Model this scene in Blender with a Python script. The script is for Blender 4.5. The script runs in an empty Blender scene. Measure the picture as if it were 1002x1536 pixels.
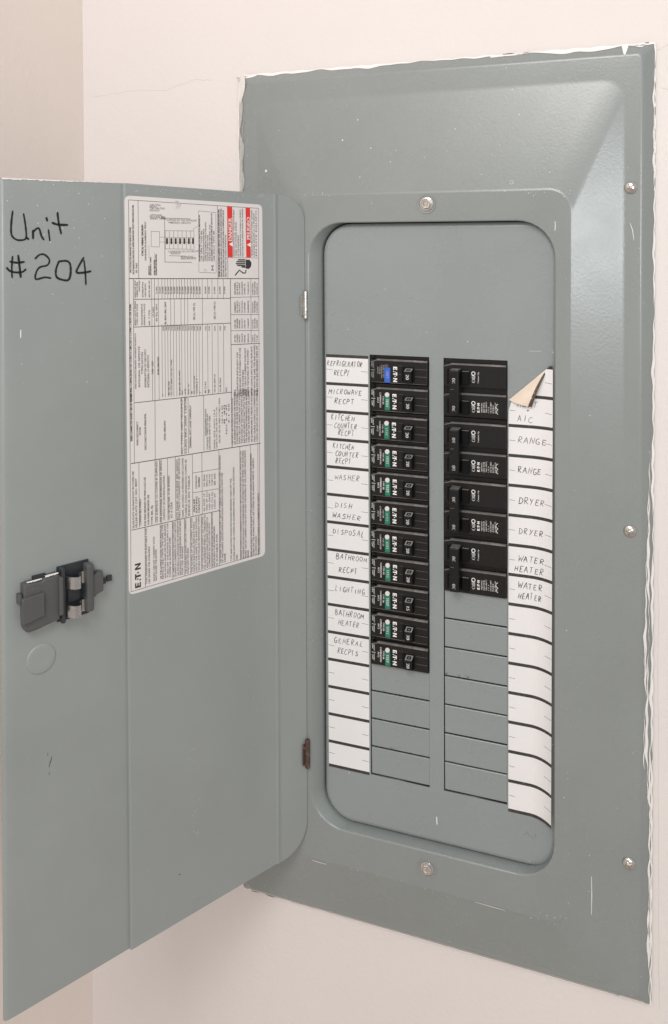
import bpy, bmesh, math, random
from mathutils import Matrix, Vector
random.seed(7)
S=bpy.context.scene
MM=.001
# ------------------------------------------------------------------ camera
cd_=bpy.data.cameras.new('camera'); cam=bpy.data.objects.new('camera',cd_); S.collection.objects.link(cam)
_y,_p,_r=math.radians(20.552),math.radians(-1.30),math.radians(-.206)
_f=Vector((-math.sin(_y)*math.cos(_p),math.cos(_y)*math.cos(_p),math.sin(_p)))
_r0=Vector((math.cos(_y),math.sin(_y),0)); _u0=_r0.cross(_f)
_rt=math.cos(_r)*_r0+math.sin(_r)*_u0; _up=-math.sin(_r)*_r0+math.cos(_r)*_u0
Mx=Matrix((_rt,_up,-_f)).transposed().to_4x4(); Mx.translation=Vector((.31313,-.73282,-.0009)); cam.matrix_world=Mx
cd_.sensor_fit='VERTICAL'; cd_.sensor_height=36; cd_.lens=30.47
cd_.shift_x=-.00947; cd_.shift_y=-.244; cd_.clip_start=.01; cd_.clip_end=50
S.camera=cam
# ------------------------------------------------------------------ light
w=bpy.data.worlds.new("World"); S.world=w; w.use_nodes=True
_nt=w.node_tree; bg=_nt.nodes['Background']; bg.inputs[1].default_value=1
# plain room surroundings: pale walls and ceiling above, brown floor below
_tc=_nt.nodes.new('ShaderNodeTexCoord'); _sx=_nt.nodes.new('ShaderNodeSeparateXYZ'); _cr=_nt.nodes.new('ShaderNodeValToRGB'); _mr=_nt.nodes.new('ShaderNodeMapRange')
_nt.links.new(_tc.outputs['Generated'],_sx.inputs[0]); _nt.links.new(_sx.outputs[2],_mr.inputs[0]); _mr.inputs[1].default_value=-1; _mr.inputs[2].default_value=1
_nt.links.new(_mr.outputs[0],_cr.inputs[0]); _nt.links.new(_cr.outputs[0],bg.inputs[0])
_cr.color_ramp.elements[0].position=.3; _cr.color_ramp.elements[0].color=(.48,.40,.345,1)
_cr.color_ramp.elements[1].position=.62; _cr.color_ramp.elements[1].color=(.60,.585,.57,1)
def area(name,loc,to,sx,sy,e,col):
    l=bpy.data.lights.new(name,'AREA'); l.shape='RECTANGLE'; l.size=sx; l.size_y=sy; l.energy=e; l.color=col
    o=bpy.data.objects.new(name,l); S.collection.objects.link(o); o.location=loc
    o.rotation_euler=(Vector(to)-Vector(loc)).to_track_quat('-Z','Y').to_euler(); return o
area('ceiling_lamp',(.2,-1.45,.9),(.12,0,-.1),.6,.6,13.5,(1,.98,.965))
area('window_light',(.88,-1.76,.03),(.26,0,-.05),.34,.30,7.5,(.90,.96,1))
S.view_settings.view_transform='Standard'; S.view_settings.look='None'; S.view_settings.exposure=0; S.view_settings.gamma=1
S.render.engine='CYCLES'
# measured shapes, in millimetres on the surfaces they lie on
LINES=[(172.6,33.0,48.2,29.3,0.35),(172.6,33.0,173.6,-275.9,0.35),(48.2,29.3,48.8,-275.8,0.35),(173.6,-275.9,48.8,-275.8,0.35),(173.0,-28.6,47.8,-32.4,0.6),(164.5,32.7,164.5,-28.8,0.35),(90.6,30.3,90.6,-31.0,0.35),(80.6,30.6,80.6,-31.4,0.35),(109.3,25.8,92.1,24.6,0.25),(92.3,24.6,92.3,-26.3,0.25),(92.5,-26.3,109.0,-25.3,0.25),(109.2,-25.3,109.2,25.8,0.25),(153.2,8.6,145.6,8.3,0.25),(145.8,8.3,145.8,-4.0,0.25),(146.0,-4.0,153.3,-3.7,0.25),(153.2,-3.7,153.2,8.6,0.25),(141.0,19.3,141.0,-16.2,0.35),(141.2,-16.2,116.0,-16.9,0.35),(142.9,19.3,117.1,19.0,0.35),(143.9,20.4,142.3,20.3,0.25),(142.3,20.3,142.3,18.9,0.25),(142.3,18.9,143.9,19.0,0.25),(143.9,19.0,143.9,20.4,0.25),(141.0,9.2,114.4,9.0,0.25),(141.1,-5.5,113.8,-6.1,0.25),(140.6,9.1,140.6,-5.8,0.25),(136.8,9.1,136.8,-5.8,0.25),(132.9,9.2,132.9,-5.8,0.25),(128.9,9.2,128.9,-5.9,0.25),(125.0,9.2,125.0,-5.9,0.25),(121.0,9.2,121.0,-5.9,0.25),(117.0,9.3,117.0,-6.0,0.25),(113.8,9.3,113.8,-6.0,0.25),(145.7,3.9,113.7,3.6,0.2),(145.7,0.0,113.7,-0.4,0.2),(114.4,9.0,114.4,10.8,0.2),(114.3,10.8,110.1,13.3,0.2),(155.3,-2.5,155.3,-13.0,0.2),(150.2,-8.4,150.2,-16.6,0.2),(134.9,15.8,137.6,15.9,0.4),(137.1,-11.1,121.5,-11.6,0.3),(80.6,-13.5,48.5,-14.2,0.25),(169.2,-28.7,169.7,-174.9,0.35),(150.6,-29.3,151.3,-175.1,0.35),(169.4,-45.0,77.9,-48.3,0.5),(77.9,-47.6,47.9,-48.3,0.35),(169.6,-66.9,78.1,-69.6,0.5),(78.0,-62.4,48.1,-63.9,0.35),(78.1,-76.2,48.2,-78.0,0.35),(77.8,-88.2,47.4,-89.4,0.5),(78.1,-31.4,77.4,-176.8,0.5),(56.8,-32.1,56.8,-89.3,0.35),(153.2,-29.2,153.2,-126.8,0.3),(147.3,-29.4,147.3,-127.5,0.3),(144.0,-29.4,144.0,-45.7,0.3),(144.3,-66.3,144.3,-125.5,0.3),(141.3,-29.5,141.3,-45.9,0.3),(141.6,-66.5,141.6,-125.7,0.3),(138.7,-29.6,138.7,-46.0,0.3),(139.0,-66.6,139.0,-125.8,0.3),(136.2,-29.7,136.2,-46.1,0.3),(136.5,-66.8,136.5,-126.0,0.3),(133.6,-29.8,133.6,-46.2,0.3),(133.8,-67.0,133.8,-126.2,0.3),(130.8,-29.8,130.8,-46.3,0.3),(131.1,-67.1,131.1,-126.3,0.3),(128.1,-29.9,128.1,-46.5,0.3),(128.4,-67.3,128.4,-126.5,0.3),(125.9,-30.0,125.9,-46.6,0.3),(126.2,-67.5,126.2,-126.7,0.3),(123.0,-30.1,123.0,-46.7,0.3),(123.2,-67.7,123.2,-126.8,0.3),(120.3,-30.2,120.3,-46.8,0.3),(120.6,-67.8,120.6,-127.0,0.3),(117.5,-30.3,117.5,-46.9,0.3),(117.8,-68.0,117.8,-127.2,0.3),(114.7,-30.3,114.7,-47.1,0.3),(115.0,-68.2,115.0,-127.4,0.3),(112.2,-30.4,112.2,-47.2,0.3),(112.4,-68.4,112.4,-127.5,0.3),(109.4,-30.5,109.4,-47.3,0.3),(109.6,-68.5,109.6,-127.7,0.3),(106.2,-30.6,106.2,-47.5,0.3),(106.4,-68.8,106.4,-127.9,0.3),(100.9,-30.8,100.9,-47.7,0.3),(101.2,-69.1,101.2,-128.2,0.3),(96.6,-30.9,96.6,-47.9,0.3),(96.8,-69.4,96.8,-128.5,0.3),(90.8,-31.1,90.8,-48.2,0.3),(91.0,-69.8,91.0,-128.9,0.3),(85.2,-31.2,85.2,-48.4,0.3),(85.4,-70.1,85.4,-129.2,0.3),(136.1,-46.0,136.1,-67.4,0.3),(132.8,-46.1,132.8,-67.6,0.3),(126.6,-46.4,126.6,-68.0,0.3),(123.2,-46.6,123.2,-68.3,0.3),(120.2,-46.7,120.2,-68.5,0.3),(106.1,-47.3,106.1,-69.4,0.3),(169.2,-126.8,77.1,-129.1,0.5),(172.6,-174.4,78.9,-176.9,0.6),(78.9,-176.9,47.3,-177.8,0.6),(127.2,-127.9,127.2,-174.7,0.35),(124.0,-128.0,124.0,-174.8,0.35),(120.6,-128.1,120.6,-174.8,0.35),(105.6,-128.6,105.6,-175.4,0.35),(165.8,-175.0,165.8,-226.3,0.35),(151.6,-175.1,151.6,-225.9,0.35),(147.4,-175.5,147.4,-226.3,0.35),(140.2,-175.6,140.2,-226.6,0.35),(133.0,-175.8,133.0,-227.0,0.35),(116.9,-176.1,116.9,-227.4,0.35),(107.7,-176.4,107.7,-228.1,0.35),(172.7,-227.2,90.5,-228.6,0.5),(161.0,-227.5,161.0,-275.4,0.35),(90.9,-176.4,90.9,-276.2,0.35),(69.4,-177.5,69.4,-276.4,0.35),(58.2,-177.4,58.2,-276.6,0.35),(50.4,-178.0,50.4,-277.0,0.35),(136.2,-227.8,136.2,-275.7,0.35),(124.9,-228.2,124.9,-276.2,0.35),(119.2,-228.8,119.2,-276.2,0.35),(108.8,-228.6,108.8,-275.4,0.35),(98.7,-228.2,98.7,-275.5,0.35),(116.8,-191.9,90.9,-192.8,0.35),(116.9,-208.4,90.8,-209.8,0.35)]
RUNS=[
(170.7, -24.3, 11.9, 1.5, 0, 'OPEN TYPE ENCLOSED PANELBOARD FOR 120/240 VAC SUITABLE'),
(168.2, -25.5, 29.2, 1.5, 0, 'CIRCUIT BREAKER ENCLOSURE RATED 225 AMPERES MAXIMUM SHORT CIRCUIT CURRENT RATING SEE TABLE'),
(165.6, -24.4, -16.3, 1.5, 0, 'SEE TABLE'),
(160.1, -11.2, 13.7, 1.7, 1, 'TYPICAL WIRING DIAGRAM'),
(157.6, -14.7, 16.1, 1.5, 0, 'DIAGRAMA DE ALAMBRADO TIPICO'),
(154.7, -26.4, -18.9, 1.3, 1, 'SERVICE'),
(153.3, -26.5, -11.9, 1.3, 1, 'ENTRANCE CABLE'),
(149.9, -26.6, -14.3, 1.3, 1, 'MAIN BREAKER'),
(148.3, -26.6, -9.6, 1.3, 1, 'INTERRUPTOR PRINCIPAL'),
(153.8, 28.9, 41.9, 2.0, 0, 'NEUTRAL'),
(154.6, 27.5, 36.8, 2.0, 0, 'BARRA'),
(153.8, 26.2, 44.8, 2.0, 0, 'DEL NEUTRO'),
(154.6, 24.5, 37.5, 2.0, 0, 'AISLADO'),
(153.9, 20.8, 35.7, 2.0, 0, 'OPTIONAL'),
(154.7, 19.4, 38.0, 2.0, 0, 'GROUND BAR'),
(153.9, 18.0, 40.3, 2.0, 0, 'BARRA TIERRA'),
(139.2, 17.0, 63.5, 2.0, 0, 'SUPPLIED BY THE INSTALLER'),
(135.6, 14.9, 42.8, 2.0, 1, 'BRANCH CIRCUITS'),
(137.8, -8.5, 38.0, 2.0, 0, 'CONEXION DE LOS CIRCUITOS'),
(135.8, -10.0, 3.0, 2.0, 0, 'RAMALES'),
(126.3, -13.0, 1.9, 2.0, 0, 'MOUNTING'),
(126.3, -14.3, 8.0, 2.0, 1, 'BASE BREAKER'),
(107.8, -16.2, 22.2, 1.3, 1, 'MAXIMUM NUMBER OF SINGLE POLE BREAKERS 30'),
(105.8, -16.2, 9.4, 1.3, 0, 'USE ONLY TYPE BR'),
(103.8, -16.2, 10.7, 1.3, 0, 'INSTALL FILLER PLATES IN UNUSED SPACES'),
(101.8, -16.3, 16.8, 1.3, 0, 'COPPER OR ALUMINUM CONDUCTORS 60/75C'),
(99.8, -16.3, 5.8, 1.3, 0, 'TIGHTEN CONNECTIONS'),
(97.8, -16.3, 14.4, 1.3, 0, 'TORQUE LINE AND NEUTRAL LUGS'),
(95.8, -16.4, 23.7, 1.3, 1, 'MAX NUMERO DE INTERRUPTORES DE UN POLO 30'),
(93.7, -16.4, 9.5, 1.4, 0, 'USE SOLO TIPO BR'),
(104.0, -24.2, -19.3, 2.0, 0, '[ ]'),
(94.7, -24.4, -19.5, 2.3, 0, 'M'),
(88.6, -29.9, 27.5, 1.5, 1, 'SUITABLE FOR USE AS SERVICE EQUIPMENT WHEN NOT MORE THAN SIX MAIN DISCONNECTING'),
(86.4, -29.9, 28.2, 1.5, 0, 'MEANS ARE PROVIDED AND WHEN NOT USED AS A LIGHTING AND APPLIANCE PANELBOARD'),
(84.2, -30.0, 27.0, 1.5, 0, 'ADECUADO PARA USARSE COMO EQUIPO DE ACOMETIDA CUANDO SE SUMINISTRAN NO MAS DE'),
(82.0, -30.1, 5.9, 1.4, 0, 'SEIS MEDIOS DE DESCONEXION'),
(76.5, 0.6, 20.3, 2.8, 2, 'DANGER'),
(57.6, 1.9, 21.5, 2.9, 2, 'PELIGRO'),
(73.6, -12.7, 27.8, 1.3, 0, 'HAZARDOUS VOLTAGE WILL CAUSE DEATH OR INJURY'),
(71.3, -12.7, 17.2, 1.4, 0, 'TURN OFF POWER AHEAD'),
(69.0, -12.8, 5.9, 1.4, 0, 'OF THIS EQUIPMENT'),
(66.8, -12.8, 28.0, 1.3, 0, 'TENSION PELIGROSA CAUSARA LA MUERTE'),
(64.5, -12.8, 28.7, 1.3, 0, 'DESCONECTE LA ENERGIA ANTES DE TRABAJAR'),
(54.7, -13.0, 27.6, 1.4, 0, 'TENSION PELIGROSA PUEDE CAUSAR'),
(52.4, -13.0, 25.1, 1.4, 0, 'LESIONES GRAVES O LA MUERTE'),
(50.1, -13.0, 27.7, 1.4, 0, 'EN ESTE EQUIPO'),
(167.1, -44.0, -30.1, 1.2, 0, 'MAXIMUM SHORT CIRCUIT'),
(165.3, -43.5, -31.4, 1.3, 0, 'CURRENT RATING'),
(163.5, -39.5, -30.3, 1.2, 0, 'CAPACIDAD'),
(160.4, -43.7, -31.5, 1.3, 0, 'INTERRUPTIVA'),
(158.1, -43.8, -32.8, 1.3, 0, 'CORTO CIRCUITO'),
(154.6, -44.0, -30.5, 1.3, 0, 'RMS SYM. AMPS. VAC'),
(167.3, -65.7, -46.3, 1.3, 0, 'BRANCH CIRCUIT BREAKER'),
(165.5, -65.8, -48.7, 1.3, 0, 'TYPES AND POLES'),
(161.3, -66.1, -48.9, 1.3, 0, 'TIPOS DE INTERRUPTOR'),
(159.1, -66.3, -49.0, 1.3, 0, 'DERIVADO Y POLOS'),
(154.8, -66.5, -53.9, 1.3, 0, 'BR TYPE'),
(151.3, -60.0, -51.7, 1.3, 0, '10 240V'),
(148.3, -63.7, -49.6, 1.3, 0, 'BR BQ, BRH'),
(140.2, -66.6, -48.2, 1.6, 0, 'BR, BRHP, BRH, QBGF'),
(113.3, -64.7, -50.7, 1.7, 0, 'SEE (1) / VER (1)'),
(93.3, -65.3, -50.4, 1.7, 0, 'SEE (1) / VER (1)'),
(148.1, -41.9, -35.7, 1.3, 0, '22,000'),
(145.2, -42.0, -35.8, 1.3, 0, '18,000'),
(142.5, -42.1, -35.9, 1.3, 0, '10,000'),
(142.5, -71.7, -67.6, 1.2, 0, 'QUAD'),
(139.8, -42.3, -36.0, 1.4, 0, '42,000'),
(139.8, -71.9, -67.8, 1.3, 0, '100A'),
(137.3, -42.4, -36.1, 1.3, 0, '65,000'),
(137.3, -72.1, -67.9, 1.2, 0, '1 POLE'),
(134.6, -42.5, -36.2, 1.4, 0, '22,000'),
(134.6, -72.3, -68.1, 1.2, 0, '2 POLE'),
(131.9, -42.6, -36.3, 1.4, 0, '18,000'),
(131.9, -72.5, -68.3, 1.2, 0, 'QUAD'),
(129.2, -42.7, -36.4, 1.3, 0, '10,000'),
(129.2, -72.7, -68.5, 1.2, 0, '100A'),
(127.0, -42.8, -36.4, 1.4, 0, '42,000'),
(127.0, -72.8, -68.6, 1.2, 0, '1 POLE'),
(124.2, -42.9, -36.5, 1.4, 0, '65,000'),
(124.2, -73.0, -68.8, 1.3, 0, '2 POLE'),
(121.5, -43.0, -36.6, 1.4, 0, '22,000'),
(121.5, -73.2, -69.0, 1.2, 0, 'QUAD'),
(118.7, -43.1, -36.7, 1.4, 0, '18,000'),
(118.7, -73.4, -69.2, 1.3, 0, '100A'),
(115.8, -43.3, -36.8, 1.4, 0, '10,000'),
(115.8, -73.6, -69.4, 1.2, 0, '1 POLE'),
(113.4, -43.4, -36.9, 1.4, 0, '42,000'),
(113.4, -73.8, -69.5, 1.3, 0, '2 POLE'),
(110.6, -43.5, -37.0, 1.4, 0, '65,000'),
(110.6, -74.0, -69.7, 1.2, 0, 'QUAD'),
(107.8, -43.6, -37.1, 1.4, 0, '22,000'),
(107.7, -74.2, -69.9, 1.3, 0, '100A'),
(102.3, -43.8, -37.3, 1.5, 0, '18,000'),
(102.3, -74.6, -70.3, 1.3, 0, '1 POLE'),
(98.9, -44.0, -37.5, 1.4, 0, '10,000'),
(98.9, -74.8, -70.5, 1.3, 0, '2 POLE'),
(93.4, -44.2, -37.7, 1.4, 0, '42,000'),
(93.4, -75.2, -70.8, 1.3, 0, 'QUAD'),
(88.1, -44.4, -37.8, 1.5, 0, '65,000'),
(88.1, -75.6, -71.2, 1.3, 0, '100A'),
(83.4, -44.6, -38.0, 1.5, 0, '22,000'),
(83.4, -75.9, -71.5, 1.3, 0, '1 POLE'),
(143.3, -124.1, -123.3, 1.3, 0, 'CSR'),
(137.5, -124.5, -113.2, 1.4, 0, 'BW, CSR, CHH'),
(135.1, -124.7, -95.6, 1.3, 0, 'CC, CCV, BWH, CSH ALL TYPES'),
(127.7, -125.2, -105.3, 1.4, 0, 'JD, JDB, HJD, DK AMPS'),
(125.3, -125.3, -121.8, 1.3, 0, 'KD'),
(122.5, -125.5, -120.9, 1.4, 0, 'LA TRI'),
(119.4, -125.7, -117.0, 1.4, 0, 'EHD, FD'),
(116.2, -125.9, -123.4, 1.4, 0, 'HFD'),
(113.8, -126.1, -110.9, 1.4, 0, 'FDC, ECB 225 MAX'),
(111.3, -126.2, -113.6, 1.4, 0, 'CLASS J, T'),
(108.0, -126.5, -125.0, 1.5, 0, 'T'),
(103.0, -126.8, -117.0, 1.5, 0, 'BR 22 KA'),
(99.6, -127.0, -124.1, 1.4, 0, 'NONE'),
(93.8, -127.4, -111.8, 1.4, 0, 'CSR 25K, BWH 225'),
(88.2, -127.8, -115.5, 1.5, 0, 'CH, BR 25KA'),
(82.3, -128.2, -124.2, 1.5, 0, '(NO)'),
(171.2, -125.7, -48.4, 1.8, 1, 'TE RATING CAPACIDAD DE CORTO CIRCUITO CONECTADO EN SERIE'),
(167.3, -115.8, -71.8, 1.3, 0, 'MAIN OR REMOTE BREAKER / INTERRUPTOR REMOTO'),
(164.0, -115.0, -82.4, 1.6, 0, 'INTEGRAL OR REMOTE'),
(161.3, -104.8, -87.3, 1.7, 0, 'TYPES EATON'),
(158.6, -115.6, -85.2, 1.6, 0, 'INTERRUPTOR DE CIRCUITO'),
(156.0, -115.9, -90.1, 1.7, 0, 'INTEGRAL O REMOTO'),
(152.2, -105.7, -95.1, 1.7, 0, '240/ 120V'),
(147.0, -106.9, -92.1, 1.7, 0, 'NONE, NINGUNO'),
(171.2, -156.8, -119.1, 1.6, 1, 'SERIES CONNECTED SHORT CIRCUIT RATING'),
(166.1, -160.9, -141.8, 1.6, 0, 'MAIN DISCONNECT'),
(163.8, -153.1, -146.7, 1.7, 0, 'EATON'),
(159.0, -165.6, -136.3, 1.7, 0, 'DESCONECTADOR PRINCIPAL'),
(141.6, -160.6, -144.6, 1.7, 0, 'NONE, NINGUNO'),
(125.7, -174.6, -127.5, 1.8, 0, 'ALL TYPES 240V MAXIMUM'),
(122.2, -174.6, -127.3, 1.8, 0, 'CLASS RK5 200A 120/240'),
(117.7, -171.0, -135.1, 1.9, 0, 'TERMINAL NOT CAUSE THERMALLY'),
(103.1, -162.9, -140.0, 1.4, 0, 'COVER REPLACEMENT CATALOG'),
(101.4, -174.9, -144.6, 1.5, 0, 'TORQUE TABLE 50 LB IN'),
(99.1, -175.2, -146.1, 1.5, 0, 'GROUND BAR KIT GBK'),
(94.5, -175.4, -141.8, 1.4, 0, 'WIRE SIZE AWG 14-4'),
(92.3, -175.1, -139.6, 1.4, 0, 'LINE LUG 250 LB-IN CU AL'),
(89.3, -171.2, -132.5, 1.5, 0, 'USE 60C OR 75C WIRE 14 THRU 1 AWG'),
(86.5, -155.3, -139.1, 1.5, 0, '10-14 35'),
(84.3, -155.6, -138.7, 1.5, 0, '8 40'),
(82.3, -164.7, -139.0, 1.5, 0, 'NO. 6-4 45'),
(79.8, -155.6, -138.6, 1.5, 0, '3-1 50'),
(170.2, -226.0, -180.7, 1.6, 0, 'FILLER PLATE OR KNOCKOUT IN COVER USE'),
(167.6, -226.0, -187.0, 1.7, 0, 'FILLER PLATE CAT. NO. BRFP'),
(164.1, -225.0, -204.0, 1.7, 0, 'CONVERTIBLE PANELS'),
(159.9, -226.5, -187.2, 1.7, 0, 'FOR MAIN BREAKER OR MAIN LUGS USE'),
(157.0, -226.0, -201.8, 1.7, 0, 'FOR MAIN BREAKER USE'),
(153.8, -226.7, -211.3, 1.7, 0, 'TYPE BR, BJ'),
(149.4, -225.9, -176.1, 1.7, 0, 'USE SURFACE 1/2 COVER IF SUPPLIED'),
(145.4, -226.7, -176.2, 1.8, 0, 'FOR ADDITIONAL INFORMATION OR SERVICE'),
(142.8, -225.5, -189.1, 1.7, 0, 'CONTACT US ON INSTALLATION'),
(138.4, -225.8, -189.9, 1.8, 0, 'LOT NO NEUTRAL TO BE BONDED'),
(136.0, -225.2, -212.0, 1.8, 0, 'AT A 225A'),
(130.6, -227.5, -178.1, 1.8, 0, 'ESTE PANEL NO PUEDE SER USADO'),
(128.7, -227.3, -177.2, 1.7, 0, 'NEUTRO CUANDO SE INSTALE'),
(125.3, -227.4, -177.8, 1.8, 0, 'TAPE, ACCESO A PRUEBA DE LLUVIA'),
(122.3, -227.5, -179.5, 1.8, 0, 'CUMPLE CON APARATOS COMO SE'),
(119.5, -226.9, -193.3, 1.8, 0, 'INDICA EN TABLA'),
(114.7, -224.8, -213.8, 1.5, 1, 'MAIN AMP'),
(112.4, -225.9, -211.8, 1.6, 1, 'RATING'),
(110.0, -226.4, -213.5, 1.6, 1, 'CAPACITY'),
(112.7, -205.6, -194.5, 1.5, 1, 'CATALOG'),
(109.9, -204.9, -196.3, 1.5, 1, 'NUMBER'),
(105.0, -226.3, -210.8, 1.5, 0, '60 AMP 1P'),
(104.9, -205.5, -195.1, 1.4, 0, 'DK BR60'),
(102.4, -226.4, -209.8, 1.5, 0, '70A 2P CU'),
(102.3, -205.6, -195.3, 1.4, 0, 'BR2125'),
(99.8, -226.5, -211.8, 1.5, 0, '100 AMP'),
(99.7, -205.8, -195.6, 1.4, 0, 'CSR150'),
(97.2, -226.6, -210.8, 1.5, 0, '125 CU AL'),
(97.1, -205.9, -195.8, 1.4, 0, 'CSR175'),
(94.6, -226.7, -212.8, 1.5, 0, '150A 2P'),
(94.4, -206.1, -196.1, 1.5, 0, 'BR 200'),
(159.3, -273.5, -228.4, 1.4, 0, 'THIS PANELBOARD IS SUITABLE FOR'),
(156.8, -273.6, -243.6, 1.5, 0, 'USE WHERE THE AVAILABLE'),
(152.5, -272.9, -236.7, 1.4, 0, 'SHORT CIRCUIT CURRENT DOES'),
(150.6, -272.8, -247.4, 1.5, 0, 'NOT EXCEED THE RATING'),
(146.3, -272.8, -228.5, 1.4, 1, 'OF THE LOWEST RATED DEVICE INSTALLED'),
(144.5, -273.2, -228.5, 1.5, 0, 'REPLACE ONLY WITH THE SAME TYPE'),
(142.3, -273.2, -228.6, 1.4, 0, 'AND RATING WHEN INSTALLING BREAKERS'),
(140.0, -273.2, -228.6, 1.4, 0, 'TURN OFF THE POWER SUPPLY USE'),
(137.8, -273.4, -240.6, 1.5, 0, 'COPPER OR ALUMINUM WIRE'),
(134.8, -274.2, -228.7, 1.5, 0, 'EL TABLERO ES ADECUADO PARA USARSE'),
(132.8, -274.2, -228.7, 1.5, 0, 'DONDE LA CORRIENTE DE CORTO CIRCUITO'),
(130.4, -273.9, -228.8, 1.5, 0, 'NO EXCEDA LA CAPACIDAD DEL INTERRUPTOR'),
(128.2, -274.2, -228.8, 1.6, 0, 'INSTALADO THIS PANELBOARD IS SUITABLE'),
(126.3, -274.3, -250.7, 1.5, 0, 'FOR USE WHERE'),
(123.1, -274.5, -228.9, 1.5, 0, 'THE AVAILABLE SHORT CIRCUIT CURRENT'),
(121.0, -274.8, -253.3, 1.6, 0, 'DOES NOT EXCEED'),
(117.4, -274.8, -229.0, 1.5, 0, 'THE RATING OF THE LOWEST RATED'),
(115.1, -274.7, -232.7, 1.6, 0, 'DEVICE INSTALLED REPLACE ONLY'),
(112.9, -275.0, -229.1, 1.5, 0, 'WITH THE SAME TYPE AND RATING'),
(110.5, -275.1, -229.1, 1.5, 0, 'WHEN INSTALLING BREAKERS TURN'),
(106.9, -274.7, -230.4, 1.5, 0, 'OFF THE POWER SUPPLY USE COPPER'),
(104.6, -275.0, -229.2, 1.6, 0, 'OR ALUMINUM WIRE EL TABLERO ES'),
(102.3, -274.9, -231.7, 1.6, 0, 'ADECUADO PARA USARSE DONDE LA'),
(100.1, -274.8, -236.7, 1.6, 0, 'CORRIENTE DE CORTO CIRCUITO'),
(97.3, -274.9, -229.3, 1.6, 0, 'NO EXCEDA LA CAPACIDAD DEL INTERRUPTOR'),
(95.3, -275.2, -240.6, 1.6, 0, 'INSTALADO THIS PANELBOARD'),
(92.6, -275.3, -248.2, 1.7, 0, 'IS SUITABLE FOR'),
(89.1, -274.1, -181.4, 1.6, 0, 'USE WHERE THE AVAILABLE SHORT CIRCUIT CURRENT DOES NOT EXCEED THE RATING'),
(87.0, -274.2, -196.8, 1.6, 0, 'OF THE LOWEST RATED DEVICE INSTALLED REPLACE ONLY WITH THE'),
(84.6, -274.3, -266.5, 1.7, 0, 'SAME'),
(78.2, -274.9, -203.4, 1.6, 0, 'TYPE AND RATING WHEN INSTALLING BREAKERS TURN OFF THE'),
(75.2, -275.0, -193.8, 1.6, 0, 'POWER SUPPLY USE COPPER OR ALUMINUM WIRE EL TABLERO ES ADECUADO'),
(72.4, -275.0, -270.7, 1.7, 0, 'PARA'),
(68.0, -275.5, -181.0, 1.7, 0, 'USARSE DONDE LA CORRIENTE DE CORTO CIRCUITO NO EXCEDA LA CAPACIDAD DEL'),
(65.5, -275.7, -181.2, 1.7, 0, 'INTERRUPTOR INSTALADO THIS PANELBOARD IS SUITABLE FOR USE WHERE THE AVAILABLE'),
(63.1, -275.8, -181.3, 1.7, 0, 'SHORT CIRCUIT CURRENT DOES NOT EXCEED THE RATING OF THE LOWEST RATED DEVICE'),
(60.6, -276.0, -269.7, 1.7, 0, 'INSTALLED'),
(57.0, -275.6, -185.4, 1.7, 0, 'REPLACE ONLY WITH THE SAME TYPE AND RATING WHEN INSTALLING BREAKERS'),
(54.6, -275.8, -189.6, 1.7, 0, 'TURN OFF THE POWER SUPPLY USE COPPER OR ALUMINUM WIRE EL TABLERO'),
(52.1, -276.1, -258.7, 1.7, 0, 'ES ADECUADO'),
(49.2, -275.5, -221.7, 1.8, 0, 'PARA USARSE DONDE LA CORRIENTE DE CORTO'),
(76.4, -174.5, -134.0, 1.6, 0, 'CIRCUITO NO EXCEDA LA CAPACIDAD'),
(73.6, -174.7, -129.3, 1.7, 0, 'DEL INTERRUPTOR INSTALADO THIS PANELBOARD'),
(71.2, -174.8, -130.9, 1.7, 0, 'IS SUITABLE FOR USE WHERE THE AVAILABLE'),
(68.8, -174.9, -128.6, 1.6, 0, 'SHORT CIRCUIT CURRENT DOES NOT EXCEED'),
(66.3, -174.9, -127.6, 1.7, 0, 'THE RATING OF THE LOWEST RATED DEVICE'),
(63.8, -175.0, -127.9, 1.7, 0, 'INSTALLED REPLACE ONLY WITH THE SAME'),
(61.4, -175.2, -128.2, 1.7, 0, 'TYPE AND RATING WHEN INSTALLING BREAKERS'),
(58.9, -175.3, -129.8, 1.7, 0, 'TURN OFF THE POWER SUPPLY USE COPPER'),
(55.9, -175.4, -128.8, 1.7, 0, 'OR ALUMINUM WIRE EL TABLERO ES ADECUADO'),
(52.8, -175.6, -129.2, 1.7, 0, 'PARA USARSE DONDE LA CORRIENTE DE'),
(50.1, -175.8, -129.5, 1.7, 0, 'CORTO CIRCUITO NO EXCEDA LA CAPACIDAD'),
(73.3, -132.9, -126.5, 1.7, 0, 'DEL'),
(70.6, -133.2, -95.2, 1.6, 0, 'INTERRUPTOR INSTALADO THIS'),
(67.8, -133.5, -91.6, 1.7, 0, 'PANELBOARD IS SUITABLE FOR USE'),
(64.9, -133.9, -110.9, 1.7, 0, 'WHERE THE AVAILABLE'),
(62.3, -134.2, -92.0, 1.7, 0, 'SHORT CIRCUIT CURRENT DOES NOT'),
(59.5, -134.5, -93.6, 1.7, 0, 'EXCEED THE RATING OF THE LOWEST'),
(55.6, -135.0, -91.3, 1.7, 0, 'RATED DEVICE INSTALLED REPLACE'),
(52.5, -135.4, -90.3, 1.7, 0, 'ONLY WITH THE SAME TYPE AND RATING'),
(49.8, -135.7, -91.2, 1.8, 0, 'WHEN INSTALLING BREAKERS TURN OFF'),
(72.6, -45.6, -35.4, 1.4, 1, 'THE POWER'),
(70.4, -45.7, -34.2, 1.3, 1, 'SUPPLY'),
(68.1, -45.8, -35.5, 1.4, 0, 'USE COPPER'),
(65.3, -45.9, -34.4, 1.4, 0, 'OR ALUMINUM'),
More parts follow.
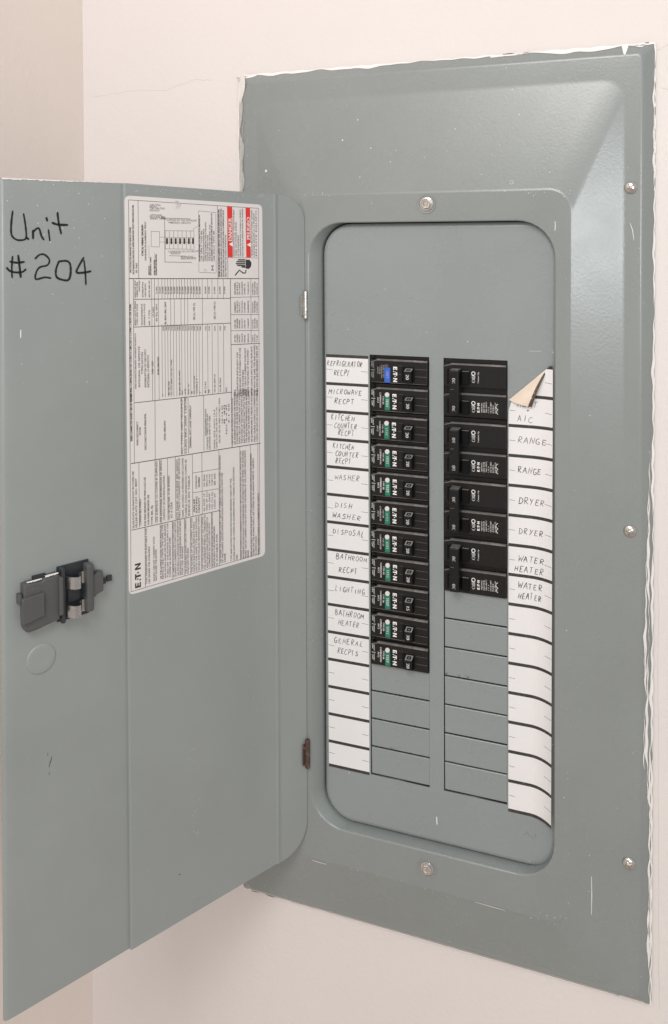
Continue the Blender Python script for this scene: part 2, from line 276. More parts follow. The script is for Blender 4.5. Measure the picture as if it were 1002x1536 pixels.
(62.6, -46.0, -35.7, 1.4, 0, 'WIRE EL'),
(58.9, -46.2, -34.6, 1.4, 0, 'TABLERO'),
(54.2, -46.4, -36.0, 1.4, 0, 'ES ADECUADO'),
(51.9, -46.5, -34.8, 1.4, 0, 'PARA USARSE'),
(49.5, -46.6, -36.2, 1.4, 0, 'DONDE LA'),
(72.8, -61.1, -51.8, 1.3, 1, 'CORRIENTE'),
(70.5, -61.2, -50.6, 1.3, 1, 'DE CORTO'),
(68.2, -61.4, -52.0, 1.4, 0, 'CIRCUITO'),
(65.5, -61.5, -50.9, 1.3, 0, 'NO EXCEDA'),
(62.7, -61.7, -52.3, 1.4, 0, 'LA CAPACIDAD'),
(59.0, -61.9, -51.2, 1.4, 0, 'DEL INTERRUPTOR'),
(54.3, -62.1, -52.7, 1.4, 0, 'INSTALADO'),
(52.0, -62.3, -51.5, 1.4, 0, 'THIS PANELBOARD'),
(49.6, -62.4, -52.9, 1.4, 0, 'IS SUITABLE'),
(72.9, -74.6, -66.9, 1.3, 1, 'FOR USE'),
(70.6, -74.8, -65.8, 1.4, 1, 'WHERE'),
(68.3, -74.9, -67.2, 1.4, 0, 'THE AVAILABLE'),
(65.6, -75.1, -66.1, 1.3, 0, 'SHORT'),
(62.8, -75.3, -67.5, 1.4, 0, 'CIRCUIT'),
(59.1, -75.5, -66.5, 1.4, 0, 'CURRENT'),
(54.4, -75.9, -68.0, 1.4, 0, 'DOES'),
(52.1, -76.0, -66.9, 1.4, 0, 'NOT EXCEED'),
(49.7, -76.2, -68.3, 1.4, 0, 'THE RATING'),
(73.0, -86.6, -80.2, 1.3, 1, 'OF THE'),
(70.7, -86.8, -79.1, 1.3, 1, 'LOWEST'),
(68.4, -87.0, -80.5, 1.4, 0, 'RATED'),
(65.6, -87.2, -79.4, 1.4, 0, 'DEVICE'),
(62.9, -87.4, -80.9, 1.4, 0, 'INSTALLED'),
(59.2, -87.7, -79.9, 1.4, 0, 'REPLACE'),
(54.5, -88.0, -81.5, 1.4, 0, 'ONLY'),
(52.2, -88.2, -80.4, 1.4, 0, 'WITH'),
(49.8, -88.4, -81.8, 1.4, 0, 'THE')]
MARKER=[[(262.2,22.8),(263.4,13.2),(263.3,5.6),(260.5,2.3),(256.7,1.6),(252.8,3.3),(253.2,12.4),(254.5,21.0)],[(252.8,3.7),(250.7,2.0)],[(247.7,9.1),(247.7,2.3)],[(247.7,7.4),(244.9,10.1),(242.9,9.6),(241.5,4.7),(239.5,1.6)],[(236.2,9.6),(235.2,0.8)],[(237.7,18.6),(236.9,15.3)],[(229.2,22.5),(228.3,14.6),(226.4,6.0)],[(233.6,14.6),(228.8,13.1),(221.1,13.0)],[(262.7,-9.6),(263.4,-18.2),(263.2,-25.6)],[(258.7,-8.9),(257.9,-16.4),(257.0,-25.5)],[(265.0,-13.6),(259.7,-14.6),(254.0,-14.0)],[(267.2,-17.8),(264.6,-20.5),(259.8,-21.6),(255.5,-21.2),(253.1,-19.2)],[(246.6,-12.2),(243.1,-9.1),(239.2,-9.1),(235.7,-12.9),(237.3,-16.8),(242.8,-18.1),(245.5,-21.5),(246.1,-26.8),(239.4,-25.7),(234.4,-26.5)],[(228.1,-13.5),(230.7,-19.9),(230.3,-25.8),(225.2,-28.1),(221.1,-28.0),(219.5,-23.1),(219.9,-16.1),(223.0,-13.9),(228.1,-14.2)],[(208.8,-11.3),(212.6,-17.3),(214.8,-22.7),(208.4,-22.9),(203.1,-22.0)],[(208.9,-13.3),(207.9,-22.4),(207.5,-32.5)]]
BANDS=[[(81.0,30.2),(75.7,30.0),(75.4,-13.2),(80.3,-13.1)],[(61.9,29.8),(57.1,29.5),(56.6,-13.7),(61.4,-13.6)]]
TRI=[[(75.6,-3.9),(75.6,-0.1),(79.2,-2.0)],[(56.9,-4.5),(56.8,-0.7),(60.7,-2.6)]]
HAND=[(62.0,-15.4),(57.9,-15.7),(56.0,-18.3),(56.4,-21.5),(58.7,-23.6),(61.5,-23.5),(62.1,-19.5)]
FING=[[(70.1,-15.5),(62.5,-15.7)],[(71.7,-17.1),(62.5,-17.3)],[(72.4,-18.8),(62.5,-19.0)],[(70.9,-20.3),(62.5,-20.7)],[(66.4,-21.7),(61.5,-22.0)],[(73.3,-28.9),(68.7,-24.4),(64.9,-27.0),(62.4,-27.1),(61.8,-24.3)]]
EATONL=[(170.1, -273.0), (165.0, -274.3), (169.9, -253.5)]
SQ=[(139.0, 0.7), (135.0, 0.7), (131.0, 0.7), (126.9, 0.7), (122.9, 0.7), (118.7, 0.7), (114.7, 0.7)]
CAPL=[(0, 'REFRIGERATOR', 22.0, 56.0, -110.7), (0, 'RECPT', 28.8, 43.5, -119.2), (1, 'MICROWAVE', 23.4, 55.5, -136.1), (1, 'RECPT', 28.7, 48.2, -144.8), (2, 'KITCHEN', 25.5, 48.2, -159.9), (2, 'COUNTER', 28.6, 50.6, -167.0), (2, 'RECPT', 32.2, 48.1, -173.5), (3, 'KITCHEN', 27.3, 48.1, -185.8), (3, 'COUNTER', 29.3, 52.3, -192.8), (3, 'RECPT', 29.7, 45.0, -199.4), (4, 'WASHER', 29.2, 52.8, -214.1), (5, 'DISH', 29.1, 46.1, -239.6), (5, 'WASHER', 26.4, 54.5, -249.7), (6, 'DISPOSAL', 26.9, 57.5, -264.3), (7, 'BATHROOM', 29.9, 59.9, -287.1), (7, 'RECPT', 32.4, 50.7, -299.1), (8, 'LIGHTING', 28.8, 58.0, -316.6), (9, 'BATHROOM', 28.7, 56.7, -339.2), (9, 'HEATER', 31.5, 52.4, -347.8), (10, 'GENERAL', 27.7, 56.0, -364.7), (10, 'RECPTS', 30.8, 51.1, -374.1)]
CAPR=[(1, 'HEAT', 194.3, 211.2, -137.2), (1, '+', 201.4, 204.9, -142.3), (1, 'A/C', 194.4, 207.5, -149.8), (2, 'RANGE', 194.4, 219.0, -167.5), (3, 'RANGE', 194.7, 214.9, -193.3), (4, 'DRYER', 195.5, 217.5, -219.1), (5, 'DRYER', 195.5, 216.5, -244.9), (6, 'WATER', 195.2, 217.1, -268.3), (6, 'HEATER', 191.8, 216.6, -277.3), (7, 'WATER', 195.0, 215.9, -291.1), (7, 'HEATER', 194.8, 215.0, -300.0)]
SPK=[(52.7, 108.6, 1), (38.7, 90.9, 1.2), (65.8, 82.6, 1), (84.3, 69.6, 0.8), (56.3, 57.0, 0.8), (115.1, 72.5, 0.5), (-38.1, 66.0, 2), (-24.3, 102.9, 0.6), (141.6, 95.9, 0.8), (189.7, 126.8, 0.7), (195.8, 105.4, 0.7), (221.5, 55.9, 0.7), (165.1, 56.0, 0.6), (184.7, 145.4, 0.6), (185.3, 41.5, 0.7), (204.7, 39.3, 0.6), (146.2, 65.7, 0.5), (68.5, 155.8, 0.6)]
# ------------------------------------------------------------------ materials
def mat(name,col,rough=.5,metal=0,bump=None,var=0,vscale=12,specks=0,coat=0,rvar=0,spec=.5,patch=None):
    m=bpy.data.materials.new(name); m.use_nodes=True; nt=m.node_tree; N=nt.nodes; L=nt.links
    b=N['Principled BSDF']; b.inputs['Base Color'].default_value=(*col,1); b.inputs['Roughness'].default_value=rough
    b.inputs['Metallic'].default_value=metal; b.inputs['Coat Weight'].default_value=coat; b.inputs['Specular IOR Level'].default_value=spec
    if not(bump or var or specks or rvar or patch): return m
    tc=N.new('ShaderNodeTexCoord'); co=tc.outputs['Object']
    cur=None
    if var:
        n=N.new('ShaderNodeTexNoise'); n.inputs['Scale'].default_value=vscale; n.inputs['Detail'].default_value=6; n.inputs['Roughness'].default_value=.6; L.new(co,n.inputs['Vector'])
        r=N.new('ShaderNodeMapRange'); r.inputs[1].default_value=.25; r.inputs[2].default_value=.75; r.inputs[3].default_value=1-var; r.inputs[4].default_value=1+var; L.new(n.outputs[0],r.inputs[0])
        h=N.new('ShaderNodeVectorMath'); h.operation='SCALE'; h.inputs[0].default_value=col; L.new(r.outputs[0],h.inputs[3]); cur=h.outputs[0]
    if patch:   # (colour, scale, threshold, softness)
        pc,ps,pt,pf=patch
        n=N.new('ShaderNodeTexNoise'); n.inputs['Scale'].default_value=ps; n.inputs['Detail'].default_value=8; n.inputs['Roughness'].default_value=.7; L.new(co,n.inputs['Vector'])
        r=N.new('ShaderNodeMapRange'); r.inputs[1].default_value=pt; r.inputs[2].default_value=pt+pf; L.new(n.outputs[0],r.inputs[0])
        x=N.new('ShaderNodeMix'); x.data_type='RGBA'; L.new(r.outputs[0],x.inputs['Factor'])
        if cur: L.new(cur,x.inputs['A'])
        else: x.inputs['A'].default_value=(*col,1)
        x.inputs['B'].default_value=(*pc,1); cur=x.outputs['Result']
    if specks:
        v=N.new('ShaderNodeTexVoronoi'); v.inputs['Scale'].default_value=specks; L.new(co,v.inputs['Vector'])
        a=N.new('ShaderNodeMath'); a.operation='LESS_THAN'; a.inputs[1].default_value=.055; L.new(v.outputs['Distance'],a.inputs[0])
        sep=N.new('ShaderNodeSeparateColor'); L.new(v.outputs['Color'],sep.inputs[0])
        g=N.new('ShaderNodeMath'); g.operation='GREATER_THAN'; g.inputs[1].default_value=.8; L.new(sep.outputs[0],g.inputs[0])
        mu=N.new('ShaderNodeMath'); mu.operation='MULTIPLY'; L.new(a.outputs[0],mu.inputs[0]); L.new(g.outputs[0],mu.inputs[1])
        m2=N.new('ShaderNodeMath'); m2.operation='MULTIPLY'; L.new(mu.outputs[0],m2.inputs[0]); L.new(sep.outputs[1],m2.inputs[1])
        x=N.new('ShaderNodeMix'); x.data_type='RGBA'; L.new(m2.outputs[0],x.inputs['Factor'])
        if cur: L.new(cur,x.inputs['A'])
        else: x.inputs['A'].default_value=(*col,1)
        x.inputs['B'].default_value=(.75,.74,.7,1); cur=x.outputs['Result']
    if cur: L.new(cur,b.inputs['Base Color'])
    if rvar:
        n=N.new('ShaderNodeTexNoise'); n.inputs['Scale'].default_value=25; n.inputs['Detail'].default_value=5; L.new(co,n.inputs['Vector'])
        r=N.new('ShaderNodeMapRange'); r.inputs[1].default_value=.3; r.inputs[2].default_value=.7; r.inputs[3].default_value=rough-rvar; r.inputs[4].default_value=rough+rvar; L.new(n.outputs[0],r.inputs[0]); L.new(r.outputs[0],b.inputs['Roughness'])
    if bump:
        prev=None
        for sc,st,ds in bump:
            n=N.new('ShaderNodeTexNoise'); n.inputs['Scale'].default_value=sc; n.inputs['Detail'].default_value=3; L.new(co,n.inputs['Vector'])
            bb=N.new('ShaderNodeBump'); bb.inputs['Strength'].default_value=st; bb.inputs['Distance'].default_value=ds; L.new(n.outputs[0],bb.inputs['Height'])
            if prev: L.new(prev,bb.inputs['Normal'])
            prev=bb.outputs[0]
        L.new(prev,b.inputs['Normal'])
    return m
GREY=(.248,.271,.266)
M_paint=mat('grey_enamel',GREY,.27,spec=.65,bump=[(480,.15,.0005),(1500,.1,.0002)],var=.05,specks=150,rvar=.025)
M_dead=mat('grey_enamel_smooth',spec=.85,col=(.262,.292,.294),rough=.28,bump=[(500,.1,.0004),(22,.1,.002)],var=.04,specks=110,rvar=.05)
M_door=mat('grey_enamel_door_lit',(.284,.31,.305),.34,spec=.7,bump=[(900,.18,.0003),(8,.15,.004)],var=.07,vscale=7,specks=210,rvar=.06)  # same grey as the cover, lightened to stand in for light
M_wall=mat('painted_drywall',(.755,.705,.685),.75,bump=[(230,.35,.0008),(10,.2,.004)],var=.028,vscale=4)
M_side=mat('painted_drywall_tan',(.85,.765,.705),.8,bump=[(230,.45,.0008),(9,.2,.004)],var=.03,vscale=5)
M_white=mat('white_wall_paint',(.84,.81,.785),.6,bump=[(400,.6,.0008)],var=.05,vscale=90)
M_thin=mat('thin_white_smear',(.52,.53,.51),.55,bump=[(400,.5,.0006)],var=.15,vscale=120)
M_black=mat('black_gap',(.008,.008,.008),.8)
M_plas=mat('black_plastic',(.009,.0085,.0085),.36,bump=[(900,.2,.0003)],patch=((.022,.02,.019),70,.6,.2),rvar=.08,spec=.35)
M_plas_shade=mat('black_plastic_shade',(.003,.003,.003),.6,spec=.2)  # shade of the toggle windows and slots, painted as near-black plastic
M_dustlit=mat('dusty_lit_edge',(.14,.13,.122),.6,bump=[(1200,.5,.0003)],patch=((.30,.275,.26),130,.48,.25))  # edge dust plus the light caught on edges, painted into the colour
M_hand=mat('black_toggle',(.007,.007,.0075),.3,rvar=.06,spec=.35)
M_ink=mat('white_print',(.86,.86,.84),.6)
M_dim=mat('dim_white_print',(.45,.44,.42),.6)
M_green=mat('green_button',(.012,.19,.125),.35)
M_blue=mat('blue_button',(.035,.13,.56),.35)
M_red=mat('red_print',(.72,.035,.03),.45)
M_copper=mat('brown_knob',(.13,.05,.035),.5)
M_paper=mat('label_paper',(.735,.70,.688),.5,bump=[(60,.15,.001)],var=.02,vscale=30)
M_strip=mat('directory_paper',(.80,.79,.79),.55,bump=[(45,.15,.001)],var=.015,vscale=40)
M_tan=mat('tan_adhesive_backing',(.80,.67,.55),.6,var=.07,vscale=90)
M_bar=mat('charcoal_print',(.035,.032,.03),.6,patch=((.085,.08,.076),420,.5,.2))
M_brown=mat('brown_bar_back',(.085,.055,.038),.6,var=.2,vscale=200)
M_print=mat('black_print',(.035,.032,.032),.6)
M_fine=mat('fine_grey_print',(.05,.045,.045),.6)
M_pencil=mat('ballpoint_ink',(.03,.03,.034),.6)
M_mark=mat('black_marker_ink',(.006,.008,.012),.35)
M_steel=mat('zinc_steel',(.62,.6,.57),.22,1,bump=[(250,.3,.0006)],rvar=.08)
M_old=mat('tarnished_steel',(.66,.64,.62),.22,1,bump=[(300,.5,.0006)],rvar=.1)
M_rust=mat('rusty_hinge_steel',(.12,.075,.06),.5,.5,patch=((.3,.24,.21),200,.55,.1))
M_latch=mat('dark_grey_latch',(.085,.088,.09),.42,bump=[(500,.3,.0004)],var=.08,vscale=60,patch=((.2,.2,.19),160,.66,.08))
M_clip=mat('spring_clip_steel',(.46,.47,.48),.3,1,bump=[(300,.4,.0006)],rvar=.08)
M_latchd=mat('dark_latch_inside',(.03,.033,.037),.45)
# ------------------------------------------------------------------ mesh helpers
class MB:
    def __init__(s): s.v=[]; s.f=[]; s.m=[]
    def add(s,v,f,m=0):
        o=len(s.v); s.v+=[tuple(a) for a in v]; s.f+=[tuple(i+o for i in q) for q in f]; s.m+=[m]*len(f)
    def box(s,x0,x1,y0,y1,z0,z1,bev=0,m=0,seg=1):
        bm=bmesh.new(); bmesh.ops.create_cube(bm,size=1)
        for v in bm.verts: v.co=Vector(((x0+x1)/2+v.co.x*(x1-x0),(y0+y1)/2+v.co.y*(y1-y0),(z0+z1)/2+v.co.z*(z1-z0)))
        if bev: bmesh.ops.bevel(bm,geom=bm.edges[:],offset=bev,segments=seg,affect='EDGES',profile=.5)
        s.bm(bm,m)
    def bm(s,bm,m=0):
        bm.verts.index_update(); s.add([v.co[:] for v in bm.verts],[[v.index for v in f.verts] for f in bm.faces],m); bm.free()
    def loops(s,ls,m=0,cap0=False,cap1=False,closed=True):
        n=len(ls[0]); o=len(s.v)
        for l in ls: s.v+=[tuple(p) for p in l]
        for a in range(len(ls)-1):
            for i in range(n if closed else n-1):
                j=(i+1)%n; s.f.append((o+a*n+i,o+a*n+j,o+(a+1)*n+j,o+(a+1)*n+i)); s.m.append(m)
        if cap0: s.f.append(tuple(o+i for i in range(n))[::-1]); s.m.append(m)
        if cap1: s.f.append(tuple(o+(len(ls)-1)*n+i for i in range(n))); s.m.append(m)
    def ribbon(s,pts,w,fn=lambda a,b:(a,b,0),m=0,taper=True):
        """flat stroke through 2-D points, laid on a surface by fn"""
        P=[Vector(p) for p in pts]
        if len(P)<2: return
        L=[];n=len(P)
        for i,p in enumerate(P):
            d=(P[min(i+1,n-1)]-P[max(i-1,0)]); d=d.normalized() if d.length>1e-6 else Vector((1,0))
            q=Vector((-d.y,d.x)); k=w/2*(.65 if taper and i in(0,n-1) else 1)*(random.uniform(.85,1.15) if taper else 1)
            L.append([fn(*(p+q*k)),fn(*(p-q*k))])
        s.loops(L,m,closed=False)
    def obj(s,name,mats,parent=None,loc=(0,0,0),smooth=False,org=None,kind=None,label=None,wn=False):
        me=bpy.data.meshes.new(name)
        ox,oy,oz=org or (0,0,0)
        me.from_pydata([((a-ox)*MM,(b-oy)*MM,(c-oz)*MM) for a,b,c in s.v],[],s.f)
        for m in (mats if isinstance(mats,(list,tuple)) else [mats]): me.materials.append(m)
        me.polygons.foreach_set('material_index',s.m)
        if smooth: me.polygons.foreach_set('use_smooth',[True]*len(s.f))
        me.update()
        o=bpy.data.objects.new(name,me); S.collection.objects.link(o); o.parent=parent
        o.location=tuple(c*MM for c in loc) if not org else tuple(c*MM for c in org)
        if org and parent is not None and parent.type=='EMPTY':
            o.location=Vector(org)*MM-parent.location
        if kind: o['kind']=kind
        if label: o['label']=label
        if wn:
            bm=bmesh.new(); bm.from_mesh(me); bmesh.ops.recalc_face_normals(bm,faces=bm.faces); bm.to_mesh(me); bm.free()
            md=o.modifiers.new('wn','WEIGHTED_NORMAL'); md.keep_sharp=False
        return o
def empty(name,loc,label,cat,group=None):
    o=bpy.data.objects.new(name,None); S.collection.objects.link(o); o.location=tuple(c*MM for c in loc); o.empty_display_size=.02
    o['label']=label; o['category']=cat
    if group: o['group']=group
    return o
def rr(x0,x1,z0,z1,r,y,n=8):
    """rounded rectangle loop in the wall plane"""
    P=[]
    for cx,cz,a0 in((x1-r,z1-r,0),(x0+r,z1-r,90),(x0+r,z0+r,180),(x1-r,z0+r,270)):
        for k in range(n+1):
            a=math.radians(a0+90*k/n); P.append((cx+r*math.cos(a),y,cz+r*math.sin(a)))
    return P
# glyphs of the built-in font, each converted once
GL={}
def glyph(c):
    if c in GL: return GL[c]
    def conv(t):
        cu=bpy.data.curves.new('g','FONT'); cu.body=t; cu.resolution_u=2; o=bpy.data.objects.new('g',cu); S.collection.objects.link(o)
        me=bpy.data.meshes.new_from_object(o); v=[(a.co.x,a.co.y) for a in me.vertices]; f=[tuple(p.vertices) for p in me.polygons]
        bpy.data.objects.remove(o); bpy.data.meshes.remove(me); bpy.data.curves.remove(cu); return v,f
    if 'I' not in GL:
        v,f=conv('I'); i0=min(a[0] for a in v); v2,_=conv('II'); adv=max(a[0] for a in v2)-max(a[0] for a in v); GL['I']=(v,f,adv); GL['_i']=i0; GL['_iw']=max(a[0] for a in v)
        GL['_h']=max(a[1] for a in v)
        if c=='I': return GL['I']
    v2,_=conv(c+'I'); adv=max(a[0] for a in v2)-GL['_iw']
    v,f=conv(c) if c!=' ' else ([],[])
    GL[c]=(v,f,adv); return GL[c]
def run(mb,text,fn,org,d,up,h,length=None,bold=0,m=0,sx=1,align='l'):
    """lay text on a surface: org = baseline start (2-D), d/up = 2-D unit directions, h = cap height"""
    glyph('I'); k=h/GL['_h']; W=sum(glyph(c)[2] for c in text)*k
    fx=(length/W if length else sx)
    if align=='c': o0=-W*fx/2
    else: o0=0
    x=0
    for rep in ([0] if not bold else [-.5,.5] if bold==1 else [-1,0,1]):
        x=0; dx=rep*h*.07
        for c in text:
            v,f,a=glyph(c)
            if v: mb.add([fn(org[0]+d[0]*(o0+(x+p[0])*k*fx+dx)+up[0]*p[1]*k, org[1]+d[1]*(o0+(x+p[0])*k*fx+dx)+up[1]*p[1]*k) for p in v],f,m)
            x+=a
def poly_run(mb,polys,fn,org,d,up,k,m=0):
    for P in polys:
        mb.add([fn(org[0]+d[0]*a*k+up[0]*b*k,org[1]+d[1]*a*k+up[1]*b*k) for a,b in P],[tuple(range(len(P)))],m)
# block wordmark: E, dotted T, dot, N  (unit height 1, about 3.9 wide)
def mark():
    P=[]
    q=lambda a,b,c,e:P.append([(a,b),(c,b),(c,e),(a,e)])
    q(0,0,.3,1);q(.3,.78,.78,1);q(.3,.39,.72,.61);q(.3,0,.78,.22)
    q(1.02,.0,1.27,.25);q(1.2,.42,1.42,.64)
    q(1.3,.76,2.15,1);q(1.62,0,1.92,.76)
    P.append([(2.3+.15*math.cos(i*.785),.48+.15*math.sin(i*.785)) for i in range(8)])
    q(2.75,0,3.02,1);q(3.45,0,3.72,1);P.append([(3.02,1),(3.02,.62),(3.45,0),(3.45,.38)])
    return P
MARK=mark()
# single-stroke hand lettering, unit box
HF={'A':[[(0,0),(.45,1),(.5,1),(.9,0)],[(.15,.4),(.8,.42)]],'B':[[(.05,0),(.1,1),(.6,.95),(.65,.7),(.15,.52)],[(.15,.52),(.75,.45),(.75,.12),(.4,-.02),(.02,.02)]],
'C':[[(.8,.85),(.5,1),(.15,.75),(.05,.35),(.25,.03),(.55,0),(.85,.15)]],'D':[[(.1,1),(.1,0)],[(-.05,.95),(.45,.95),(.85,.6),(.75,.2),(.3,0),(0,.02)]],
'E':[[(.75,.95),(.12,1),(.1,0),(.8,.04)],[(.12,.5),(.6,.54)]],'F':[[(.1,0),(.12,1),(.75,.98)],[(.12,.52),(.6,.55)]],
'G':[[(.8,.9),(.4,1),(.08,.65),(.1,.2),(.45,0),(.8,.15),(.8,.42),(.45,.42)]],'H':[[(.08,0),(.12,1)],[(.8,1),(.75,0)],[(.1,.48),(.78,.52)]],
'I':[[(.4,0),(.42,1)]],'K':[[(.1,0),(.12,1)],[(.75,1),(.14,.45),(.8,0)]],'L':[[(.15,1),(.1,.02),(.75,0)]],'M':[[(.02,0),(.15,1),(.45,.35),(.8,1),(.95,0)]],
'N':[[(.05,0),(.1,1),(.75,.02),(.85,1)]],'O':[[(.45,1),(.1,.75),(.08,.25),(.4,0),(.75,.2),(.82,.65),(.5,1)]],'P':[[(.1,0),(.12,1),(.6,.98),(.75,.72),(.5,.5),(.12,.48)]],
'R':[[(.1,0),(.12,1),(.6,.98),(.72,.72),(.45,.52),(.14,.48),(.8,0)]],'S':[[(.75,.9),(.4,1),(.12,.78),(.35,.55),(.68,.4),(.65,.12),(.3,0),(.02,.12)]],
'T':[[(-.02,.95),(.85,1)],[(.4,.98),(.38,0)]],'U':[[(.08,1),(.08,.3),(.4,0),(.75,.3),(.8,1)]],'V':[[(.02,1),(.4,0),(.85,1)]],'W':[[(0,1),(.2,0),(.48,.7),(.7,0),(1,1)]],'Y':[[(.05,1),(.4,.5)],[(.8,1),(.2,-.1)]],
'+':[[(.1,.5),(.85,.55)],[(.45,.95),(.42,.1)]],'/':[[(.42,0),(.45,1)]]}
def hand(mb,text,x0,x1,z,h,fn,w=.36):
    n=len(text); adv=(x1-x0)/(n-.12); 
    for i,c in enumerate(text):
        gw=adv*.82; ox=x0+i*adv+random.uniform(-.25,.25); oz=z-h/2+random.uniform(-.35,.35); hh=h*random.uniform(.82,1.14); sk=random.uniform(.05,.25); gw*=random.uniform(.88,1.1)
        for st in HF[c]:
            P=[(ox+a*gw+b*hh*sk+random.uniform(-.12,.12),oz+b*hh+random.uniform(-.14,.14)) for a,b in st]; w_=w*random.uniform(.75,1.15)
            Q=[]
            for a,b in zip(P[:-1],P[1:]): Q+=[a,((a[0]+b[0])/2+random.uniform(-.06,.06),(a[1]+b[1])/2+random.uniform(-.06,.06))]
            mb.ribbon(Q+[P[-1]],w_,fn)
# ------------------------------------------------------------------ the setting
def plane(name,v,m):
    b=MB(); b.add(v,[(0,1,2,3)]); o=b.obj(name,m); o['kind']='structure'; return o
plane('wall',[(-250,10,-1500),(1600,10,-1500),(1600,10,1500),(-250,10,1500)],M_wall)
plane('side_wall',[(-250,-1500,-1500),(-250,10,-1500),(-250,10,1500),(-250,-1500,1500)],M_side)
# ------------------------------------------------------------------ panel
PB=(115.6,10,-628.3)
panel=empty('breaker_panel',PB,'grey steel electrical breaker panel with open door, set in the pink-white wall','electrical panel')
T=MB()
T.loops([rr(-71.5,302.8,-628.3,158.6,3,12),rr(-71.5,302.8,-628.3,158.6,3,9),rr(-70.8,302.1,-627.6,157.9,3,8.3),
 rr(-63.5,294.8,-622,151,5,2.6),rr(-62,293.2,-620.6,149.5,5,1.6),rr(-60,291.5,-619.2,147.5,5,1.3),
 rr(-50,281,-617.5,131,18,1.3),rr(-47.5,278.7,-616,127.5,18,1.15),rr(-45,276.2,-614.3,124,17,.6),
 rr(-9.5,240.5,-570,43.5,20,-6.85),rr(-8.3,239.3,-568.8,42.2,19,-7.35),rr(-7,238,-567.4,40.8,18,-7.5),
 rr(5.6,227.2,-536.5,18,33,-7.5),rr(6.8,226.2,-535.5,17,32,-7.2),rr(8.2,226,-534.6,16.6,31,-6.2),
 rr(15.9,227,-532.3,17.0,28,1.0),rr(16.1,227,-532.3,17.0,28,9)])
T.obj('trim_cover',M_paint,panel,org=PB,smooth=True,wn=True)
D=MB(); e=[(0,4),(0,2.8),(.5,1.7),(1.4,.8),(2.6,.25),(4,0)]
lp=[rr(18.3+a,231.5-a*1.9,-531+a,16.1-a,27-a,y+0.0) for a,y in e]
D.loops(lp)
bm=bmesh.new()
def ring(P):
    vs=[bm.verts.new(p) for p in P]; return [bm.edges.new((vs[i],vs[(i+1)%len(vs)])) for i in range(len(vs))]
SL=[(62.9,117.8),(130.6,186.1)]; ZT=-101.3; ZB=ZT-381
ed=ring(lp[-1])
for a,b in SL: ed+=ring([(a,0,ZT),(b,0,ZT),(b,0,ZB),(a,0,ZB)])
bmesh.ops.triangle_fill(bm,edges=ed,use_beauty=True); D.bm(bm)
for a,b in SL: D.loops([[(a,0,ZT),(b,0,ZT),(b,0,ZB),(a,0,ZB)],[(a,1.6,ZT),(b,1.6,ZT),(b,1.6,ZB),(a,1.6,ZB)]])
D.obj('dead_front',M_dead,panel,org=PB,smooth=True,wn=True)
b=MB()
for a,c in SL: b.add([(a-2,6,ZT+2),(c+2,6,ZT+2),(c+2,6,ZB-2),(a-2,6,ZB-2)],[(0,1,2,3)])
b.add([(10,9.5,24),(240,9.5,24),(240,9.5,-540),(10,9.5,-540)],[(0,1,2,3)])
b.obj('dark_interior',M_black,panel,org=PB)
# knock-out blanks that still cover the empty slots
bl=None
for col,r0 in((0,11),(1,8)):
    a,c=SL[col]
    for r in range(r0,15):
        if bl is None or bl[0]!=col:
            b=MB(); W_=c-a
            v=[(.85,-.1,-.1),(W_-.1,-.1,-.1),(W_-.1,.7,-24.35),(.85,.7,-24.35)]
            b.loops([[(x,y+1.6,z) for x,y,z in v],[(x,y+.25,z) for x,y,z in v],[(x+(.35 if x<5 else -.35),y,z+(-.35 if z>-5 else .35)) for x,y,z in v]],cap1=True)
            o=b.obj('blank_plate',M_dead,panel); o.location=Vector((a,0,ZT-r*25.4))*MM-panel.location; bl=(col,o)
        else:
            o=bl[1].copy(); S.collection.objects.link(o); o.location=Vector((a*MM,0,(ZT-r*25.4)*MM))-panel.location
            o.rotation_euler=(random.uniform(-.006,.006),0,random.uniform(-.003,.003))
# screws
def dome(b,x,y,z,r,h,m=0,n=20):
    L=[]
    for k in range(7):
        a=math.pi/2*k/6; L.append([(x+r*math.cos(a)*math.cos(t),y-h*math.sin(a)**.9,z+r*math.cos(a)*math.sin(t)) for t in [2*math.pi*i/n for i in range(n)]])
    L[-1]=[(x,y-h,z)]*n; L.insert(0,[(p[0],y+1,p[2]) for p in L[0]]); b.loops(L,m)
for i,(x,z,mt,ang) in enumerate(((284.4,42.5,M_steel,35),(284.8,-235.4,M_steel,75),(284.9,-509,M_steel,20))):
    b=MB(); dome(b,0,0,0,5.2,2.8)
    for k in(0,90):
        c,s=math.cos(math.radians(ang+k)),math.sin(math.radians(ang+k)); w_=.55; l=2.9
        v=[(c*l-s*w_,s*l+c*w_),(-c*l-s*w_,-s*l+c*w_),(-c*l+s*w_,-s*l-c*w_),(c*l+s*w_,s*l-c*w_)]
        b.loops([[(p,-2.2+.2,q) for p,q in v],[(p,-2.86-(.01 if k else 0),q) for p,q in v]],1,cap1=True)
    o=b.obj('cover_screw',[mt,M_old],panel,org=(0,0,0),smooth=True); o.location=Vector((x,1.2,z))*MM-panel.location
    o['label']=('shiny domed cover screw near the top right','shiny domed cover screw at mid height on the right','duller domed cover screw near the lower right')[i]
